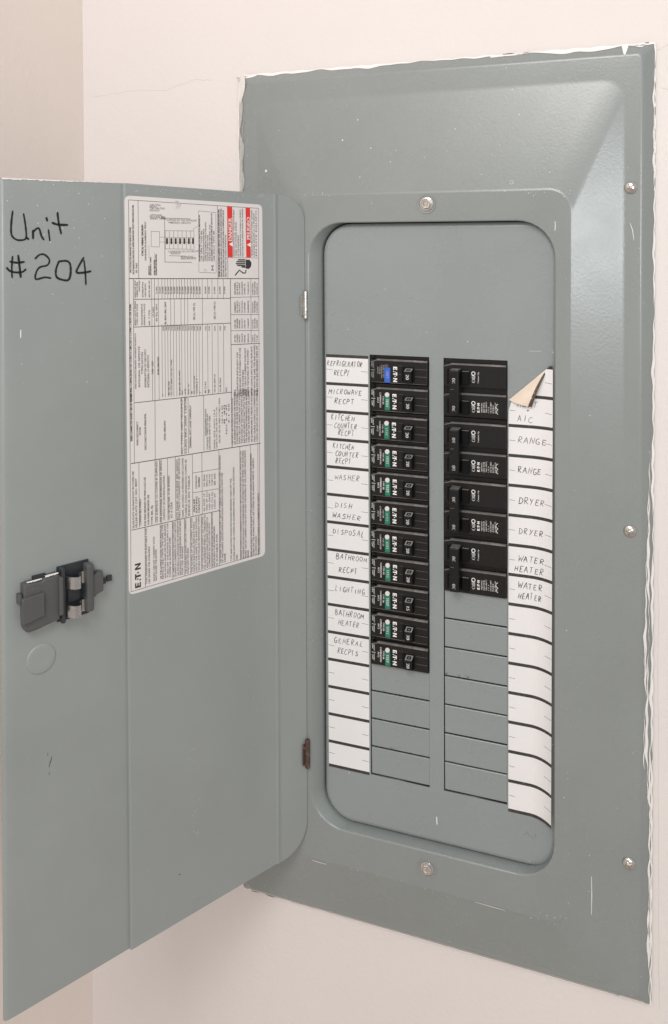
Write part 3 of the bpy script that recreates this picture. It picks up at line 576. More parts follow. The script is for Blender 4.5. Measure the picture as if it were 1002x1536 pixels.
for i,(x,z,mt) in enumerate(((117.7,32,M_steel),(117.5,-549.6,M_old))):
    b=MB(); n=24
    b.loops([[(r*math.cos(t),y,r*math.sin(t)) for t in [2*math.pi*k/n for k in range(n)]] for r,y in((8.6,.3),(8.2,-.5),(6.6,-.3),(6.2,.3))],1)
    hx=lambda r,y,a0=12:[(r*math.cos(math.radians(a0+60*k)),y,r*math.sin(math.radians(a0+60*k))) for k in range(6)]
    b.loops([hx(4.7,.4),hx(4.7,-3.0),hx(4.1,-3.6),hx(2.4,-3.5),hx(1.8,-2.7)],0,cap1=True)
    b.loops([[(r*math.cos(t),y,r*math.sin(t)) for t in [2*math.pi*k/n for k in range(n)]] for r,y in((6.0,.3),(6.0,-.5),(4.2,-.8),(3.8,.2))],0)
    o=b.obj('hex_bolt',[mt,M_paint],panel); o.location=Vector((x,-7.7,z))*MM-panel.location
    o['label']=('shiny hex bolt above the opening','brownish hex bolt below the opening')[i]
# white wall paint dragged over the rim, and splashes
def rim(u,d):
    return 8.1-(d-.7)*5.7/7.3 if d<8 else 2.6-(d-8)*.7
def smear(b,side,a0,a1,wf,d0=0.,jit=.5,m=0,step=1.1,wave=1):
    n=max(3,int(abs(a1-a0)/step)); L=[]
    ph=[random.uniform(0,6.28) for _ in range(5)]; rn=0
    for i in range(n+1):
        a=a0+(a1-a0)*i/n; rn=.85*rn+random.uniform(-jit,jit)*.3; wd=wf(i/n)*(1+wave*(.45*math.sin(a*.07+ph[0])+.3*math.sin(a*.19+ph[1])+.25*math.sin(a*.031+ph[2])))+rn
        wd=max(wd,.05); s0=d0+.3*math.sin(a*.33+ph[3]); row=[]
        for k in range(4):
            d=s0+wd*k/3; y=rim(0,max(d,.7))-.28
            if d<.7: y=8.0
            if side=='r': row.append((302.8-d,y,a))
            elif side=='l': row.append((-71.5+d,y,a))
            elif side=='t': row.append((a,y,158.6-d))
            else: row.append((a,y,-628.3+d))
        L.append(row)
    b.loops(L,m,closed=False)
b=MB()
smear(b,'t',-71,302,lambda t:1.9+.7*math.sin(t*9),jit=.12); smear(b,'t',-71,-50,lambda t:5*(1-t)+.5); smear(b,'t',170,215,lambda t:2.2)
smear(b,'l',158,132,lambda t:(5+7*math.sin(math.pi*(.25+.75*t))),jit=.3,wave=.15); smear(b,'t',-71,-50,lambda t:4.5*(1-t)**.5+1,jit=.3,wave=.1); smear(b,'l',134,-20,lambda t:2.0,jit=.12)
smear(b,'r',158,-628,lambda t:1.0+.6*t,jit=.06)
for a0,a1,wd,d in((140,40,1.2,.5),(-170,-330,1.2,3.0),(-250,-400,1.3,5.0),(-330,-470,1.6,3.6),(-380,-430,1.0,6.2),(-400,-560,1.6,1.5),(-200,-240,.7,3.8),(-330,-350,1.2,5.8),(-520,-628,1.4,1.5)): smear(b,'r',a0,a1,lambda t,w=wd:w*math.sin(math.pi*min(max(t,.03),.97)),d,.35)
smear(b,'t',276,283,lambda t:10*math.sin(math.pi*t)**2,jit=.4); smear(b,'t',284,298,lambda t:6*math.sin(math.pi*t),jit=.5)
smear(b,'b',-71,302,lambda t:1.1,jit=.08); smear(b,'b',275,300,lambda t:7*math.sin(math.pi*t),jit=.5); smear(b,'b',-65,-35,lambda t:3.5*(1-t),jit=.6)
b.obj('white_paint_smear',M_white,panel,org=PB,kind='stuff')
b=MB()
smear(b,'l',132,-10,lambda t:7.5*(1-.4*t),1.6,.4); smear(b,'l',110,30,lambda t:.8,6.5,.3)
smear(b,'b',-60,40,lambda t:2.6,.6,.7)
b.obj('thin_paint_smear',M_thin,panel,org=PB,kind='stuff')
def py(x,z):
    """height of the panel front at x,z"""
    ds=[(302.8-x),(x+71.5),(158.6-z),(z+628.3)]
    d=min(ds)
    if d<9.5: return rim(0,d)
    def lerp(v,a,b): return max(0,min(1,(v-a)/(b-a)))
    k=max(lerp(x,238.5,278.2),lerp(-x,7.5,47),lerp(z,41,127),lerp(-z,568,615.5)); return -7.5+8.5*k
def blob(b,x,z,r,y,sx=1,sz=1,m=0):
    n=7; b.add([(x+r*sx*math.cos(6.283*i/n)*random.uniform(.8,1.2),y,z+r*sz*math.sin(6.283*i/n)*random.uniform(.8,1.2)) for i in range(n)],[tuple(range(n))],m)
b=MB()
for x,z,r in SPK: blob(b,x,z,r*.62,py(x,z)-.2)
for x,z0,z1 in((226,8,16),(256,-556,-524)): b.ribbon([(x,z0),(x+.3,(z0+z1)/2),(x,z1)],.6,lambda p,q:(p,py(p,q)-.25,q))
b.ribbon([(284,14),(286,8),(287,0)],.5,lambda p,q:(p,py(p,q)-.3,q))
b.ribbon([(124,-507),(124.2,-511),(124.4,-514)],1.1,lambda p,q:(p,-.2,q)); b.ribbon([(204,-92.5),(214,-92.2)],.3,lambda p,q:(p,-.15,q))
for i in range(5):
    a=i*1.25; b.ribbon([(190.5+1.6*math.cos(a),48.6+1.6*math.sin(a)),(190.5+1.6*math.cos(a+1.2),48.6+1.6*math.sin(a+1.2))],.45,lambda p,q:(p,py(p,q)-.25,q))
for k in range(26):
    x,z=random.uniform(-55,292),random.uniform(-600,150)
    if 4<x<230 and -535<z<20: continue
    blob(b,x,z,random.uniform(.15,.42),py(x,z)-.2)
for k in range(60):   # scuffed platform edge at the corners
    t=random.random(); x,z=random.choice([(random.uniform(0,30),43+random.uniform(-2,2)),(random.uniform(205,240),40+random.uniform(-4,3)),(random.uniform(205,238),-567+random.uniform(-3,6)),(random.uniform(10,150),-568+random.uniform(-1,1)),(237+random.uniform(-3,2),random.uniform(-560,-300))])
    blob(b,x,z,random.uniform(.12,.4),py(x,z)-.25)
b.ribbon([(8,-570),(14,-570.4),(22,-570.5)],.7,lambda p,q:(p,py(p,q)-.3,q)); b.ribbon([(160,-568.4),(175,-568.7),(186,-568.8)],.5,lambda p,q:(p,py(p,q)-.4,q))
b.obj('paint_specks',M_white,panel,org=PB,kind='stuff')
b=MB()
for x,z in((130.9,-378),(142,-378.6),(151,-378.4)): 
    for k in range(5): blob(b,x+random.uniform(-1.5,3),ZT-10*25.4-24+random.uniform(0,2.2),random.uniform(.2,.5),-.05)
for k in range(26): 
    r=random.choice([11,12,13]); blob(b,random.uniform(64,112),ZT-r*25.4-24.4+random.expovariate(1.2),random.uniform(.12,.4),.0)
for k in range(12): blob(b,204+random.gauss(0,3),-504+random.gauss(0,2.5),random.uniform(.15,.35),-.15)
b.obj('dark_scuffs',M_black,panel,org=PB,kind='stuff')
# ------------------------------------------------------------------ door (local x = away from the hinge, local y = towards the viewer)
ANG=math.radians(118.11); HO=Vector((-1.28,-4,0))
fl=[(5,5.6),(9,4.7),(14,3.6),(20,2.3),(26,1.0),(28.4,.55),(29.4,.95),(30.3,.95),(31.2,.5),(32.5,0)]
def ztop(t):
    z=42.4+3.6*min(1,max(0,(t-33)/143))
    if t<30: q=(30-t)/28.4; z-=24*(1-math.sqrt(max(0,1-q*q)))
    return z
def zbot(t):
    z=-562.8
    if t<30: q=(30-t)/28.4; z+=30*(1-math.sqrt(max(0,1-q*q)))
    return z
ts=[(1.6,6.3),(2.0,6.22),(2.8,6.05),(3.8,5.8)]+fl+[(60,0),(110,0),(150,0),(174.8,0),(176.0,-.05),(176.3,-.4),(176.4,-2.6),(178,-2.5),(200,-2.4),(235,-2.3),(262,-2.3),(268,-2.5),(270,-3.0),(270.8,-4.2)]
def dedge(t,f): return t+ (max(0,(t-180)/90)*4.2*f)
K=24; cols=[]
for t,o in ts:
    zt,zb=ztop(t),zbot(t); cols.append([(dedge(t,k/K),o,zt+(zb-zt)*k/K) for k in range(K+1)])
b=MB(); b.loops(cols,closed=False)
back=[[(x,y-1.5,z) for x,y,z in c] for c in cols]
b.loops(back[::-1],closed=False)
b.loops([cols[0],back[0]],closed=False); b.loops([back[-1],cols[-1]],closed=False)
b.loops([[c[0] for c in back],[c[0] for c in cols]],closed=False); b.loops([[c[-1] for c in cols],[c[-1] for c in back]],closed=False)
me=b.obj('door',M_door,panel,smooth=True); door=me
bm=bmesh.new(); bm.from_mesh(door.data); bmesh.ops.remove_doubles(bm,verts=bm.verts[:],dist=1e-6); bmesh.ops.recalc_face_normals(bm,faces=bm.faces[:])
for e_ in bm.edges:
    if len(e_.link_faces)==2 and e_.calc_face_angle()>1.0: e_.smooth=False
bm.to_mesh(door.data); bm.free()
door.location=HO*MM-panel.location; door.rotation_euler=(0,0,-ANG)
door['label']='open grey steel door with a sticker and handwriting on its inside'
def dobj(b,name,m,**k): return b.obj(name,m,door,**k)
LO=-2.25   # level of the outer strip of the door
b=MB()
for s in MARKER:
    Q=[]
    for i in range(len(s)-1):
        p0,p1,p2,p3=s[max(i-1,0)],s[i],s[i+1],s[min(i+2,len(s)-1)]
        for q in range(4):
            t=q/4; Q.append(tuple(.5*((2*p1[j])+(-p0[j]+p2[j])*t+(2*p0[j]-5*p1[j]+4*p2[j]-p3[j])*t*t+(-p0[j]+3*p1[j]-3*p2[j]+p3[j])*t**3) for j in(0,1)))
    b.ribbon(Q+[s[-1]],random.uniform(1.25,1.7),lambda t,z:(t,LO+.16,z))
dobj(b,'marker_handwriting',M_mark,label='Unit #204 in black marker')
b=MB()
for k in range(95):
    t=random.uniform(150,268); z=44-random.expovariate(1/38.)
    if t<177: t=random.uniform(180,268)
    blob(b,0,0,.1,0); b.v=b.v[:-7]; b.f.pop(); b.m.pop()
    r=random.choice([.14,.18,.22,.36]); n=6; b.add([(t+r*math.cos(6.283*i/n),LO+.15,z+r*random.uniform(.8,1.4)*math.sin(6.283*i/n)) for i in range(n)],[tuple(range(n))])
for k in range(60):
    t=random.uniform(34,174); z=44-random.expovariate(1/3.); r=random.uniform(.15,.3); n=6
    if z<38: continue
    b.add([(t+r*math.cos(6.283*i/n),.12,z-1.5+r*math.sin(6.283*i/n)) for i in range(n)],[tuple(range(n))])
b.ribbon([(257.5,-63),(257.6,-66),(257.6,-69)],1.0,lambda t,z:(t,LO+.15,z))
for k in range(40):
    t=random.gauss(118,3); z=random.uniform(-505,-420); r=random.uniform(.12,.28); n=6
    b.add([(t+r*math.cos(6.283*i/n),.12,z+r*math.sin(6.283*i/n)) for i in range(n)],[tuple(range(n))])
# paint fringe along the top outer corner
L_=[]
for i in range(60):
    t=269.5-i*1.45; w_=max(.15,1.1*(1-i/60)+random.uniform(-.35,.35)); L_.append([(t,LO+.16,46.0),(t,LO+.16,46.0-w_)])
b.loops(L_,closed=False)
dobj(b,'paint_specks',M_white,kind='stuff')
b=MB()
b.ribbon([(238,-383),(239,-386),(240.5,-390)],.45,lambda t,z:(t,LO+.15,z)); b.ribbon([(241,-379),(241.5,-381)],.4,lambda t,z:(t,LO+.15,z)); b.ribbon([(240,-394),(240.4,-396)],.4,lambda t,z:(t,LO+.15,z)); b.ribbon([(133,-523),(131.6,-523.4),(131,-523.2)],.6,lambda t,z:(t,.15,z))
dobj(b,'dark_scuffs',M_black,kind='stuff')
# knock-out circle
b=MB(); n=40
def circ(r,y,a=0): return [(245.4+r*math.cos(6.2832*i/n),LO+y,-307+r*math.sin(6.2832*i/n)) for i in range(n)]
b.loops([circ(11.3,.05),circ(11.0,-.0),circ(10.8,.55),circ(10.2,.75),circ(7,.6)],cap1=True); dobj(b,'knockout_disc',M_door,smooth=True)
# latch
def dl(t,o,z): return (t-.44*o,LO+o,z+.4*o)
def dbox(b,t0,t1,o0,o1,z0,z1,bev=.8,m=0): 
    o=(o0+o1)/2; b.box(t0-.44*o,t1-.44*o,LO+o0,LO+o1,z0+.4*o,z1+.4*o,bev,m,2)
b=MB()
def plate(P,o0,o1,r=.8):
    """flat pressed plate in the door plane from an outline, with a rolled edge"""
    cx=sum(p[0] for p in P)/len(P); cz=sum(p[1] for p in P)/len(P); om=(o0+o1)/2
    def s(k): return [(cx+(t-cx)*k,cz+(z-cz)*k) for t,z in P]
    k1=1-r/16; b_=MB(); sh=lambda Q,o:[(t-.44*om,LO+o,z+.4*om) for t,z in Q]
    b_.loops([sh(P,o0),sh(P,o1-r),sh(s(1-(1-k1)*.35),o1-r*.3),sh(s(k1),o1)],cap0=True,cap1=True); return b_
P_=[(261.5,-248.2),(261.9,-272),(261.5,-279),(260.2,-282.4),(257.5,-284),(251,-283.4),(246,-282.4),(234.4,-280.6),(234.2,-247.6),(236,-246.2),(246,-247),(248,-248.4),(258,-247.4)]
dobj(plate(P_,0,7,1.6),'latch_housing',M_latch,smooth=False)
P_=[(248.8,-257.6),(264.4,-258.6),(265,-260),(265,-276.4),(264,-277.6),(248.6,-274.6)]
dobj(plate(P_,5,9.3,1.0),'latch_strap',M_latch)
b=MB(); dbox(b,234.4,237.6,3,9.8,-278,-249.5,.9); dobj(b,'latch_rib',M_latch); b=MB(); dbox(b,262.3,264.6,0,6,-262,-254.5,.6); dobj(b,'latch_tab',M_latch)
b=MB()
for t0,t1,zz in((237.5,247.5,-246.4),(250,261,-247.6)):
    L_=[]
    for k in range(11):
        t=t0+(t1-t0)*k/10; w_=random.uniform(.25,1.1)*(1.4 if t0<240 else .8); L_.append([dl(t,6.3,zz+.25),dl(t,7.1,zz-.2),dl(t,7.15,zz-.2-w_)])
    b.loops(L_,closed=False)
dobj(b,'paint_fringe',M_white)
b=MB(); dbox(b,208.3,233.4,0,1.0,-283.5,-241.8,.3); dbox(b,231.4,234.2,0,8.2,-284,-243.5,.5); dbox(b,216.5,226,1.0,2.6,-271,-254,.4); dbox(b,243,252,0,3,-244.6,-247,.3); dobj(b,'latch_plate',M_latchd)
for z0,z1 in((-260.5,-251.5),(-282,-273)):
    b=MB(); path=[(234,3.5),(232.2,4.0),(230.6,6.6),(229.4,10.5),(228.2,12.8),(226.3,13.8),(224.4,13.3),(223.2,11.2),(221.6,8.0),(219.6,5.6),(217,4.6),(213,5.0)]
    A_=[];B_=[]
    for i,(t,o) in enumerate(path):
        p=Vector(path[min(i+1,len(path)-1)])-Vector(path[max(i-1,0)]); p.normalize(); q=Vector((-p.y,p.x))*.45
        A_.append((t+q.x,o+q.y)); B_.append((t-q.x,o-q.y))
    cl=lambda t,o,z:(t-.3*o,LO+o,z+3.2)
    rows=[[cl(*A_[i],z1),cl(*A_[i],z0),cl(*B_[i],z0),cl(*B_[i],z1)] for i in range(len(path))]
    b.loops(rows,cap0=True,cap1=True); dobj(b,'spring_clip',M_clip)
b=MB(); dbox(b,209.6,215.6,1,9.4,-281.5,-245,1.6); dbox(b,207.4,209.8,0,5,-279.5,-246.5,.5); dobj(b,'latch_slide',M_latch)
P_=[(209.6,-255.2),(204.5,-253.2),(201.4,-253.8),(201.2,-268.6),(207.2,-270.4),(207.4,-271.5),(209.6,-271)]
dobj(plate(P_,2,7.6,1.0),'latch_block',M_latch)
b=MB(); dbox(b,195.6,201.8,1,2.8,-264.4,-260.2,.3); dbox(b,190.6,194.9,1,2.8,-263.4,-258.9,.3); dobj(b,'latch_tongue',M_latchd)
# hinge knuckles
for i,(z0,z1,m) in enumerate(((-70,-44.5,M_steel),(-483,-456.5,M_rust))):
    b=MB(); n=16; c0=(2.6,8.6)
    b.loops([[(c0[0]+r*math.cos(6.2832*k/n),c0[1]+r*math.sin(6.2832*k/n),z) for k in range(n)] for r,z in((1.6,z0),(2.3,z0+.7),(2.3,z0+6.5),(1.9,z0+6.7),(1.9,z0+7.1),(2.3,z0+7.3),(2.3,z1-7.3),(1.9,z1-7.1),(1.9,z1-6.7),(2.3,z1-6.5),(2.3,z1-.7),(1.6,z1))],cap0=True,cap1=True)
    b.box(3.2,7.0,6.6,7.4,z0+3,z1-4,.2); dobj(b,'hinge',m,label=('shiny hinge knuckle near the top','rusty brown hinge knuckle near the bottom')[i])
# ------------------------------------------------------------------ instruction sticker on the door
Rz=Matrix.Rotation(-ANG,4,'Z')
sp=HO+Rz@Vector((112,.0,-278))
stk=empty('wiring_sticker',sp,'white printed wiring instruction sticker with two red danger bands, stuck inside the open door','sticker'); stk.rotation_euler=(0,0,-ANG)
def sobj(b,name,m,**k): return b.obj(name,m,stk,loc=(-112,0,278),**k)
c4=[(176.1,36.4),(44.0,32.6),(43.0,-278.8),(175.5,-278.3)]
def inset(P,r):
    out=[]; n=len(P)
    for i in range(n):
        p=Vector(P[i]); a=(Vector(P[i-1])-p).normalized(); c=(Vector(P[(i+1)%n])-p).normalized()
        for k in range(6):
            t=k/5; out.append(tuple((p+a*r*(1-t)**2+c*r*t**2)))
    return out
def stk_y(t,z): return .14
P=inset(c4,5); b=MB(); b.loops([[(t,.02,z) for t,z in P],[(t,.13,z) for t,z in P],[(t,.14,z) for t,z in inset([(175.6,35.9),(44.5,32.1),(43.5,-278.3),(175,-277.8)],5)]],cap1=True)
sobj(b,'sticker_paper',M_paper)
b=MB()
for t0,z0,t1,z1,w_ in LINES: b.ribbon([(t0,z0),(t1,z1)],w_,lambda t,z:(t,.2,z),taper=False)
for t,z in SQ: b.box(t-.9,t+.9,.19,.22,z-2.4,z+2.4)
sobj(b,'ruled_lines',M_print,kind='stuff')
b=MB(); bb=MB(); wt=MB()
for t,z0,z1,h,bd,s in RUNS:
    if h==2.0: run(bb if bd else b,s,lambda p,q:(p,.22,q),(t,z0),(-1,0),(0,1),1.5); continue
    tgt=wt if bd==2 else bb if bd==1 else b
    run(tgt,s,lambda p,q:(p,.22,q),(t-(.3 if bd==2 else 0),z0),(0,1),(1,0),h if bd<2 else 3.5,length=z1-z0,bold=1 if not bd else 2)
for t,z in []: pass
sobj(b,'fine_print',M_fine,kind='stuff'); sobj(bb,'bold_print',M_print,kind='stuff')
b=MB(); p=EATONL; poly_run(b,MARK,lambda q,r:(q,.22,r),(p[1][0],p[1][1]),(0,1),(1,0),abs(p[0][0]-p[1][0])); 
for v in range(len(b.v)):
    t,y,z=b.v[v]; z=p[1][1]+(z-p[1][1])*((p[2][1]-p[0][1])/(3.72*abs(p[0][0]-p[1][0]))); b.v[v]=(t,y,z)
sobj(b,'printed_logo',M_print)
for k,(P,tr) in enumerate(zip(BANDS,TRI)):
    b=MB(); b.add([(t,.21,z) for t,z in P],[(0,1,2,3)]); o=sobj(b,'danger_band',M_red,label=('red band reading DANGER','red band reading PELIGRO')[k])
b=MB()
for tr in TRI: b.add([(t,.24,z) for t,z in tr],[(0,1,2)])
for i,(x,y,z) in enumerate(wt.v): wt.v[i]=(x,.24,z)
b.add(wt.v,wt.f); sobj(b,'danger_lettering',M_ink)
b=MB(); b.add([(t,.22,z) for t,z in HAND],[tuple(range(len(HAND)))])
for f in FING: b.ribbon(f,1.15,lambda t,z:(t,.225,z),taper=False)
sobj(b,'hand_symbol',M_print)
b=MB()
for dx in(0,1.4,3): b.ribbon([(131-dx*.6,33.5),(129-dx,30.5),(130.5-dx,27)],.9,lambda t,z:(t,.26,z))
sobj(b,'paint_scrape',M_thin)
# ------------------------------------------------------------------ circuit directory strips
CL=["REFRIGERATOR RECPT","MICROWAVE RECPT","KITCHEN COUNTER RECPT","KITCHEN COUNTER RECPT","WASHER","DISH WASHER","DISPOSAL","BATHROOM RECPT","LIGHTING","BATHROOM HEATER","GENERAL RECPTS"]
dl_=empty('circuit_directory',(41,0,-484),'flat white paper directory strip left of the breakers, from REFRIGERATOR down to GENERAL RECPTS','label strip','handwritten circuit directory strips')
def lobj(b,name,m,**k): return b.obj(name,m,dl_,loc=(-41,0,484),**k)
zb=lambda i:-104.0-25.4*i if i<15 else -482.0
xl=lambda z:21.0+(-z-104)/378*1.2
proto=None
for i in range(15):
    z0,z1=zb(i)-.9,zb(i+1)+.9
    b=MB(); b.loops([[(xl(z0),.0,z0),(61.5,.0,z0),(61.6,.0,z1),(xl(z1),.0,z1)],[(xl(z0),-.2,z0),(61.5,-.2,z0),(61.6,-.2,z1),(xl(z1),-.2,z1)]],cap1=True); lobj(b,'label_cell',M_strip)
for i in range(16):
    z=zb(i); b=MB(); x0=xl(z); h=1.35; b.loops([[(x0,.0,z+h),(61.5,.0,z+h),(61.5,.0,z-h),(x0,.0,z-h)],[(x0,-.23,z+h),(61.5,-.23,z+h),(61.5,-.23,z-h),(x0,-.23,z-h)]],cap1=True); lobj(b,'divider_bar',M_bar)
b=MB()
for i in range(15):
    zc=(zb(i)+zb(i+1))/2; x0=xl(zc)
    b.ribbon([(x0+.3,zc+.4),(x0+6,zc+.2)],.3,lambda x,z:(x,-.25,z),taper=False); b.ribbon([(54.6,zc-.2),(61,zc-.5)],.3,lambda x,z:(x,-.25,z),taper=False)
lobj(b,'tick_marks',M_pencil,kind='stuff')
for r in range(11):
    b=MB()
    for row,s,x0,x1,z in CAPL:
        if row==r: hand(b,s,x0,x1,z,4.9 if len(s)>2 else 4.5,lambda x,z:(x,-.26,z),.56)
    lobj(b,'handwriting',M_pencil,label='handwritten '+CL[r])
dr=empty('circuit_directory',(205,0,-488),'curling white paper strip with a folded top corner, right of the double-pole breakers','label strip','handwritten circuit directory strips')
def robj(b,name,m,**k): return b.obj(name,m,dr,loc=(-205,0,488),**k)
def curl(x,z):
    k=3.5+6.5*max(0,min(1,(-z-130)/350)); return -.3-k*max(0,(x-205)/19)**2
XR=224.
zr=lambda i:-105.3-25.4*i
def fold_x(z):   # fold line from (187.3,-134.6) to (217,-108)
    return 187.3+(z+134.6)/26.6*29.7
def sheet(b,z0,z1,dy=0,x0=187.0,x1=XR):
    L=[]
    for z in (z0,(z0+z1)/2,z1):
        a=x0
        if z>-134.6: a=max(x0,fold_x(z))
        row=[]
        for k in range(13):
            x=a+(x1-a)*k/12; row.append((x,curl(x,z)+dy,z))
        L.append(row)
    b.loops(L,closed=False); b.loops([[(x,min(y+.25,-.02),z) for x,y,z in l] for l in L[::-1]],closed=False)
    e0=[l[-1] for l in L]; b.loops([e0,[(x,y+.25,z) for x,y,z in e0]],closed=False)
for i in range(15):
    b=MB(); top=zr(i)-.9; bot=zr(i+1)+.9
    sheet(b,top,bot); robj(b,'label_cell',M_strip,smooth=False)
for i in range(16):
    z=zr(i); b=MB()
    sheet(b,z+1.35,z-1.35,-.05); robj(b,'divider_bar',M_bar)
b=MB(); fr=lambda x,z:(x,curl(x,z)-.08,z)
for i in range(15):
    zc=(zr(i)+zr(i+1))/2
    if i: b.ribbon([(187.6,zc+.3),(190,zc+.1),(192.6,zc)],.3,fr,taper=False)
    b.ribbon([(217.5,zc-.1),(220,zc-.3),(223.6,zc-.6)],.3,fr,taper=False)
robj(b,'tick_marks',M_pencil,kind='stuff')
CR={1:"HEAT + A/C",2:"RANGE",3:"RANGE",4:"DRYER",5:"DRYER",6:"WATER HEATER",7:"WATER HEATER"}
for r in range(1,8):
    b=MB()
    for row,s,x0,x1,z in CAPR:
        if row==r: hand(b,s,x0,x1,z,(3.2 if s=='+' else 5.2 if r<6 else 5),fr,.55)
    robj(b,'handwriting',M_pencil,label='handwritten '+CR[r])
# folded corner: tan back of the paper, with the bar showing along its edge
Af=Vector((187.2,-134.4)); Bf=Vector((218.5,-107.0)); Cf=Vector((203.8,-138.6))
def flap(u,v):   # u along A->B fold, v towards C
    p=Af*(1-u-v)+Bf*u+Cf*v
    lift=1.0+4.2*math.sin(math.pi*min(1,max(0,v*1.0)))*.6+2.6*v
    return (p.x-.0,-lift if v>0 or True else 0,p.y)
b=MB(); n=8; idx={}
for i in range(n+1):
    for j in range(n+1-i): idx[i,j]=len(b.v); b.v.append(flap(i/n,j/n))
for i in range(n):
    for j in range(n-i):
        b.f.append((idx[i,j],idx[i+1,j],idx[i,j+1])); b.m.append(0)
        if i+j<n-1: b.f.append((idx[i+1,j],idx[i+1,j+1],idx[i,j+1])); b.m.append(0)
robj(b,'folded_corner',M_tan,smooth=True,label='tan back of the folded corner')
b=MB(); L_=[]
for k in range(13):
    t=k/12; v=1-t; p=Cf*(1-t)+Bf*t; bow=math.sin(math.pi*t)*1.2; q0=flap(t,v)
    wd=3.0*(1-t*.65); x=p.x-bow*.5; L_.append([(x-.2,q0[1]-.15,p.y+bow*.5),(x+wd,q0[1]+.3,p.y-.2+bow*.3)])
b.loops(L_,closed=False); robj(b,'folded_bar',M_brown)
# ------------------------------------------------------------------ breakers
def part(b,name,m,par,**k): return b.obj(name,m,par,**k)
FY=-3.2
def ridge(b,x0,x1,zt,y,m=0):
    """dusty rounded top edge of a breaker case, caught light in its colour"""
    L=[]
    for k in range(9):
        x=x0+(x1-x0)*k/8; dz=-1.8 if k==0 else 0
        L.append([(x,y+2.6,zt+dz+.1),(x,y+1.0,zt+dz+.05),(x,y-.02,zt+dz-.55),(x,y-.04,zt+dz-1.15)])
    b.loops(L,m,closed=False)
def single(first=False):
    o=empty('circuit_breaker',(SL[0][0],0,ZT),'x','circuit breaker','single-pole breakers in the left column')
    b=MB(); b.box(.7,54.3,1.2,7,-25.2,-.2,.2); b.box(1.6,54.2,FY,3,-24.3,-3.6,.9,0,2); b.box(41,54,FY-.35,FY+.4,-17.6,-17.0,.15); b.box(1.8,5,-1.0,3,-2.8,-.8,.5); part(b,'breaker_case',M_plas,o)
    b=MB(); ridge(b,2.0,54.1,-3.15,FY); part(b,'top_edge',M_dustlit,o)
    f=lambda x,z:(x,FY-.06,z)
    b=MB()
    D=(0,-1); Up=(1,0)
    run(b,'ON',f,(2.6,-5.6),D,Up,1.2,4.2); run(b,'I RESET',f,(4.1,-5.6),D,Up,1.0,6); run(b,'OFF',f,(2.6,-14.8),D,Up,1.2,4.6); run(b,'TRIPPED',f,(4.1,-14),D,Up,1.0,6.4)
    b.ribbon([(2.4,-13),(6,-13)],.35,f,taper=False)
    sh=0
    if first:
        for k,s in enumerate(('AFCI','TYPE BR','COMBINATION','PUSH TO TEST','TEST MONTHLY')): run(b,s,f,(8.3+k*1.75,(-10,-9.5,-8,-8.2,-7.5)[k]),D,Up,1.15,(6,7,12,11.5,12.5)[k])
    else:
        run(b,'AFCI',f,(8.0,-11.8),D,Up,1.5,5,1); run(b,'COMBINATION',f,(10.2,-7.4),D,Up,1.45,13.4,1); run(b,'TYPE BR',f,(12.8,-10.2),D,Up,1.4,7.8,1)
    part(b,'printed_text',M_dim if first else M_ink,o)
    b=MB()
    kx=1.0 if first else 0
    poly_run(b,MARK,f,(22.1+kx,-8.0 if not first else -9.2),D,Up,3.65)
    part(b,'printed_logo',M_ink,o)
    if first:
        b=MB(); b.box(15.0,20.6,FY-1.0,FY+1,-23.6,-10.2,.4); bt=part(b,'test_button',M_blue,o)
        b=MB(); b.add([(17.6+1.5*math.cos(k*.785),FY-.5,-8.7+1.5*math.sin(k*.785)) for k in range(8)],[tuple(range(8))]); part(b,'brown_knob',M_copper,o)
        b=MB(); run(b,'TEST',lambda x,z:(x,FY-1.06,z),(17.0,-13),D,Up,2.0,6.8); part(b,'button_lettering',M_dim,bt)
    else:
        b=MB(); b.box(15.0,19.9,FY-.8,FY+1,-23.0,-10.6,.35); bt=part(b,'test_button',M_green,o)
        b=MB(); run(b,'TEST',lambda x,z:(x,FY-.86,z),(16.3,-12.6),D,Up,2.3,7.6,2); part(b,'button_lettering',M_ink,bt)
        b=MB(); n=14; b.loops([[(17.3+r*math.cos(6.2832*k/n),y,-9.0+r*math.sin(6.2832*k/n)) for k in range(n)] for r,y in((2.15,FY+.5),(2.15,FY-.9),(1.8,FY-1.2))],cap1=True); part(b,'indicator_lens',mat('lens',(.72,.72,.68),.35) if 'lens' not in bpy.data.materials else bpy.data.materials['lens'],o)
    b=MB(); b.box(30.8,42.8,FY-.25,FY+.5,-22.4,-8.6,.25,0); b.box(31.2,42.4,FY-.32,FY,-22.0,-8.9,.1,1); b.ribbon([(28.2,-8),(31,-8),(31,-15.6),(28.2,-15.6)],.25,f,2,taper=False); b.ribbon([(43,-10.4),(53.6,-10.6)],.25,f,2,taper=False); b.ribbon([(43,-16.9),(53.6,-17)],.3,lambda x,z:(x,FY-.42,z),2,taper=False); b.ribbon([(2.8,-23.7),(30,-23.75),(53.6,-23.7)],.35,f,2); part(b,'toggle_frame',[M_plas,M_plas_shade,M_dustlit],o)  # near-black window and pale lines paint recess shade and bright edges
    b=MB()
    # toggle: a wedge leaning to the on side, its end face up
    v0=[(34.8,FY,-9.8),(41.6,FY,-9.8),(41.6,FY,-22),(34.8,FY,-22)]; v1=[(35.0,FY-7.0,-11.8),(41.4,FY-7.0,-11.8),(41.4,FY-6.2,-20.8),(35.0,FY-6.2,-20.8)]
    v2=[(35.5,FY-7.4,-12.3),(40.9,FY-7.4,-12.3),(40.9,FY-6.6,-20.4),(35.5,FY-6.6,-20.4)]
    b.loops([v0,v1,v2],cap1=True); tg=part(b,'toggle',M_hand,o)
    b=MB()
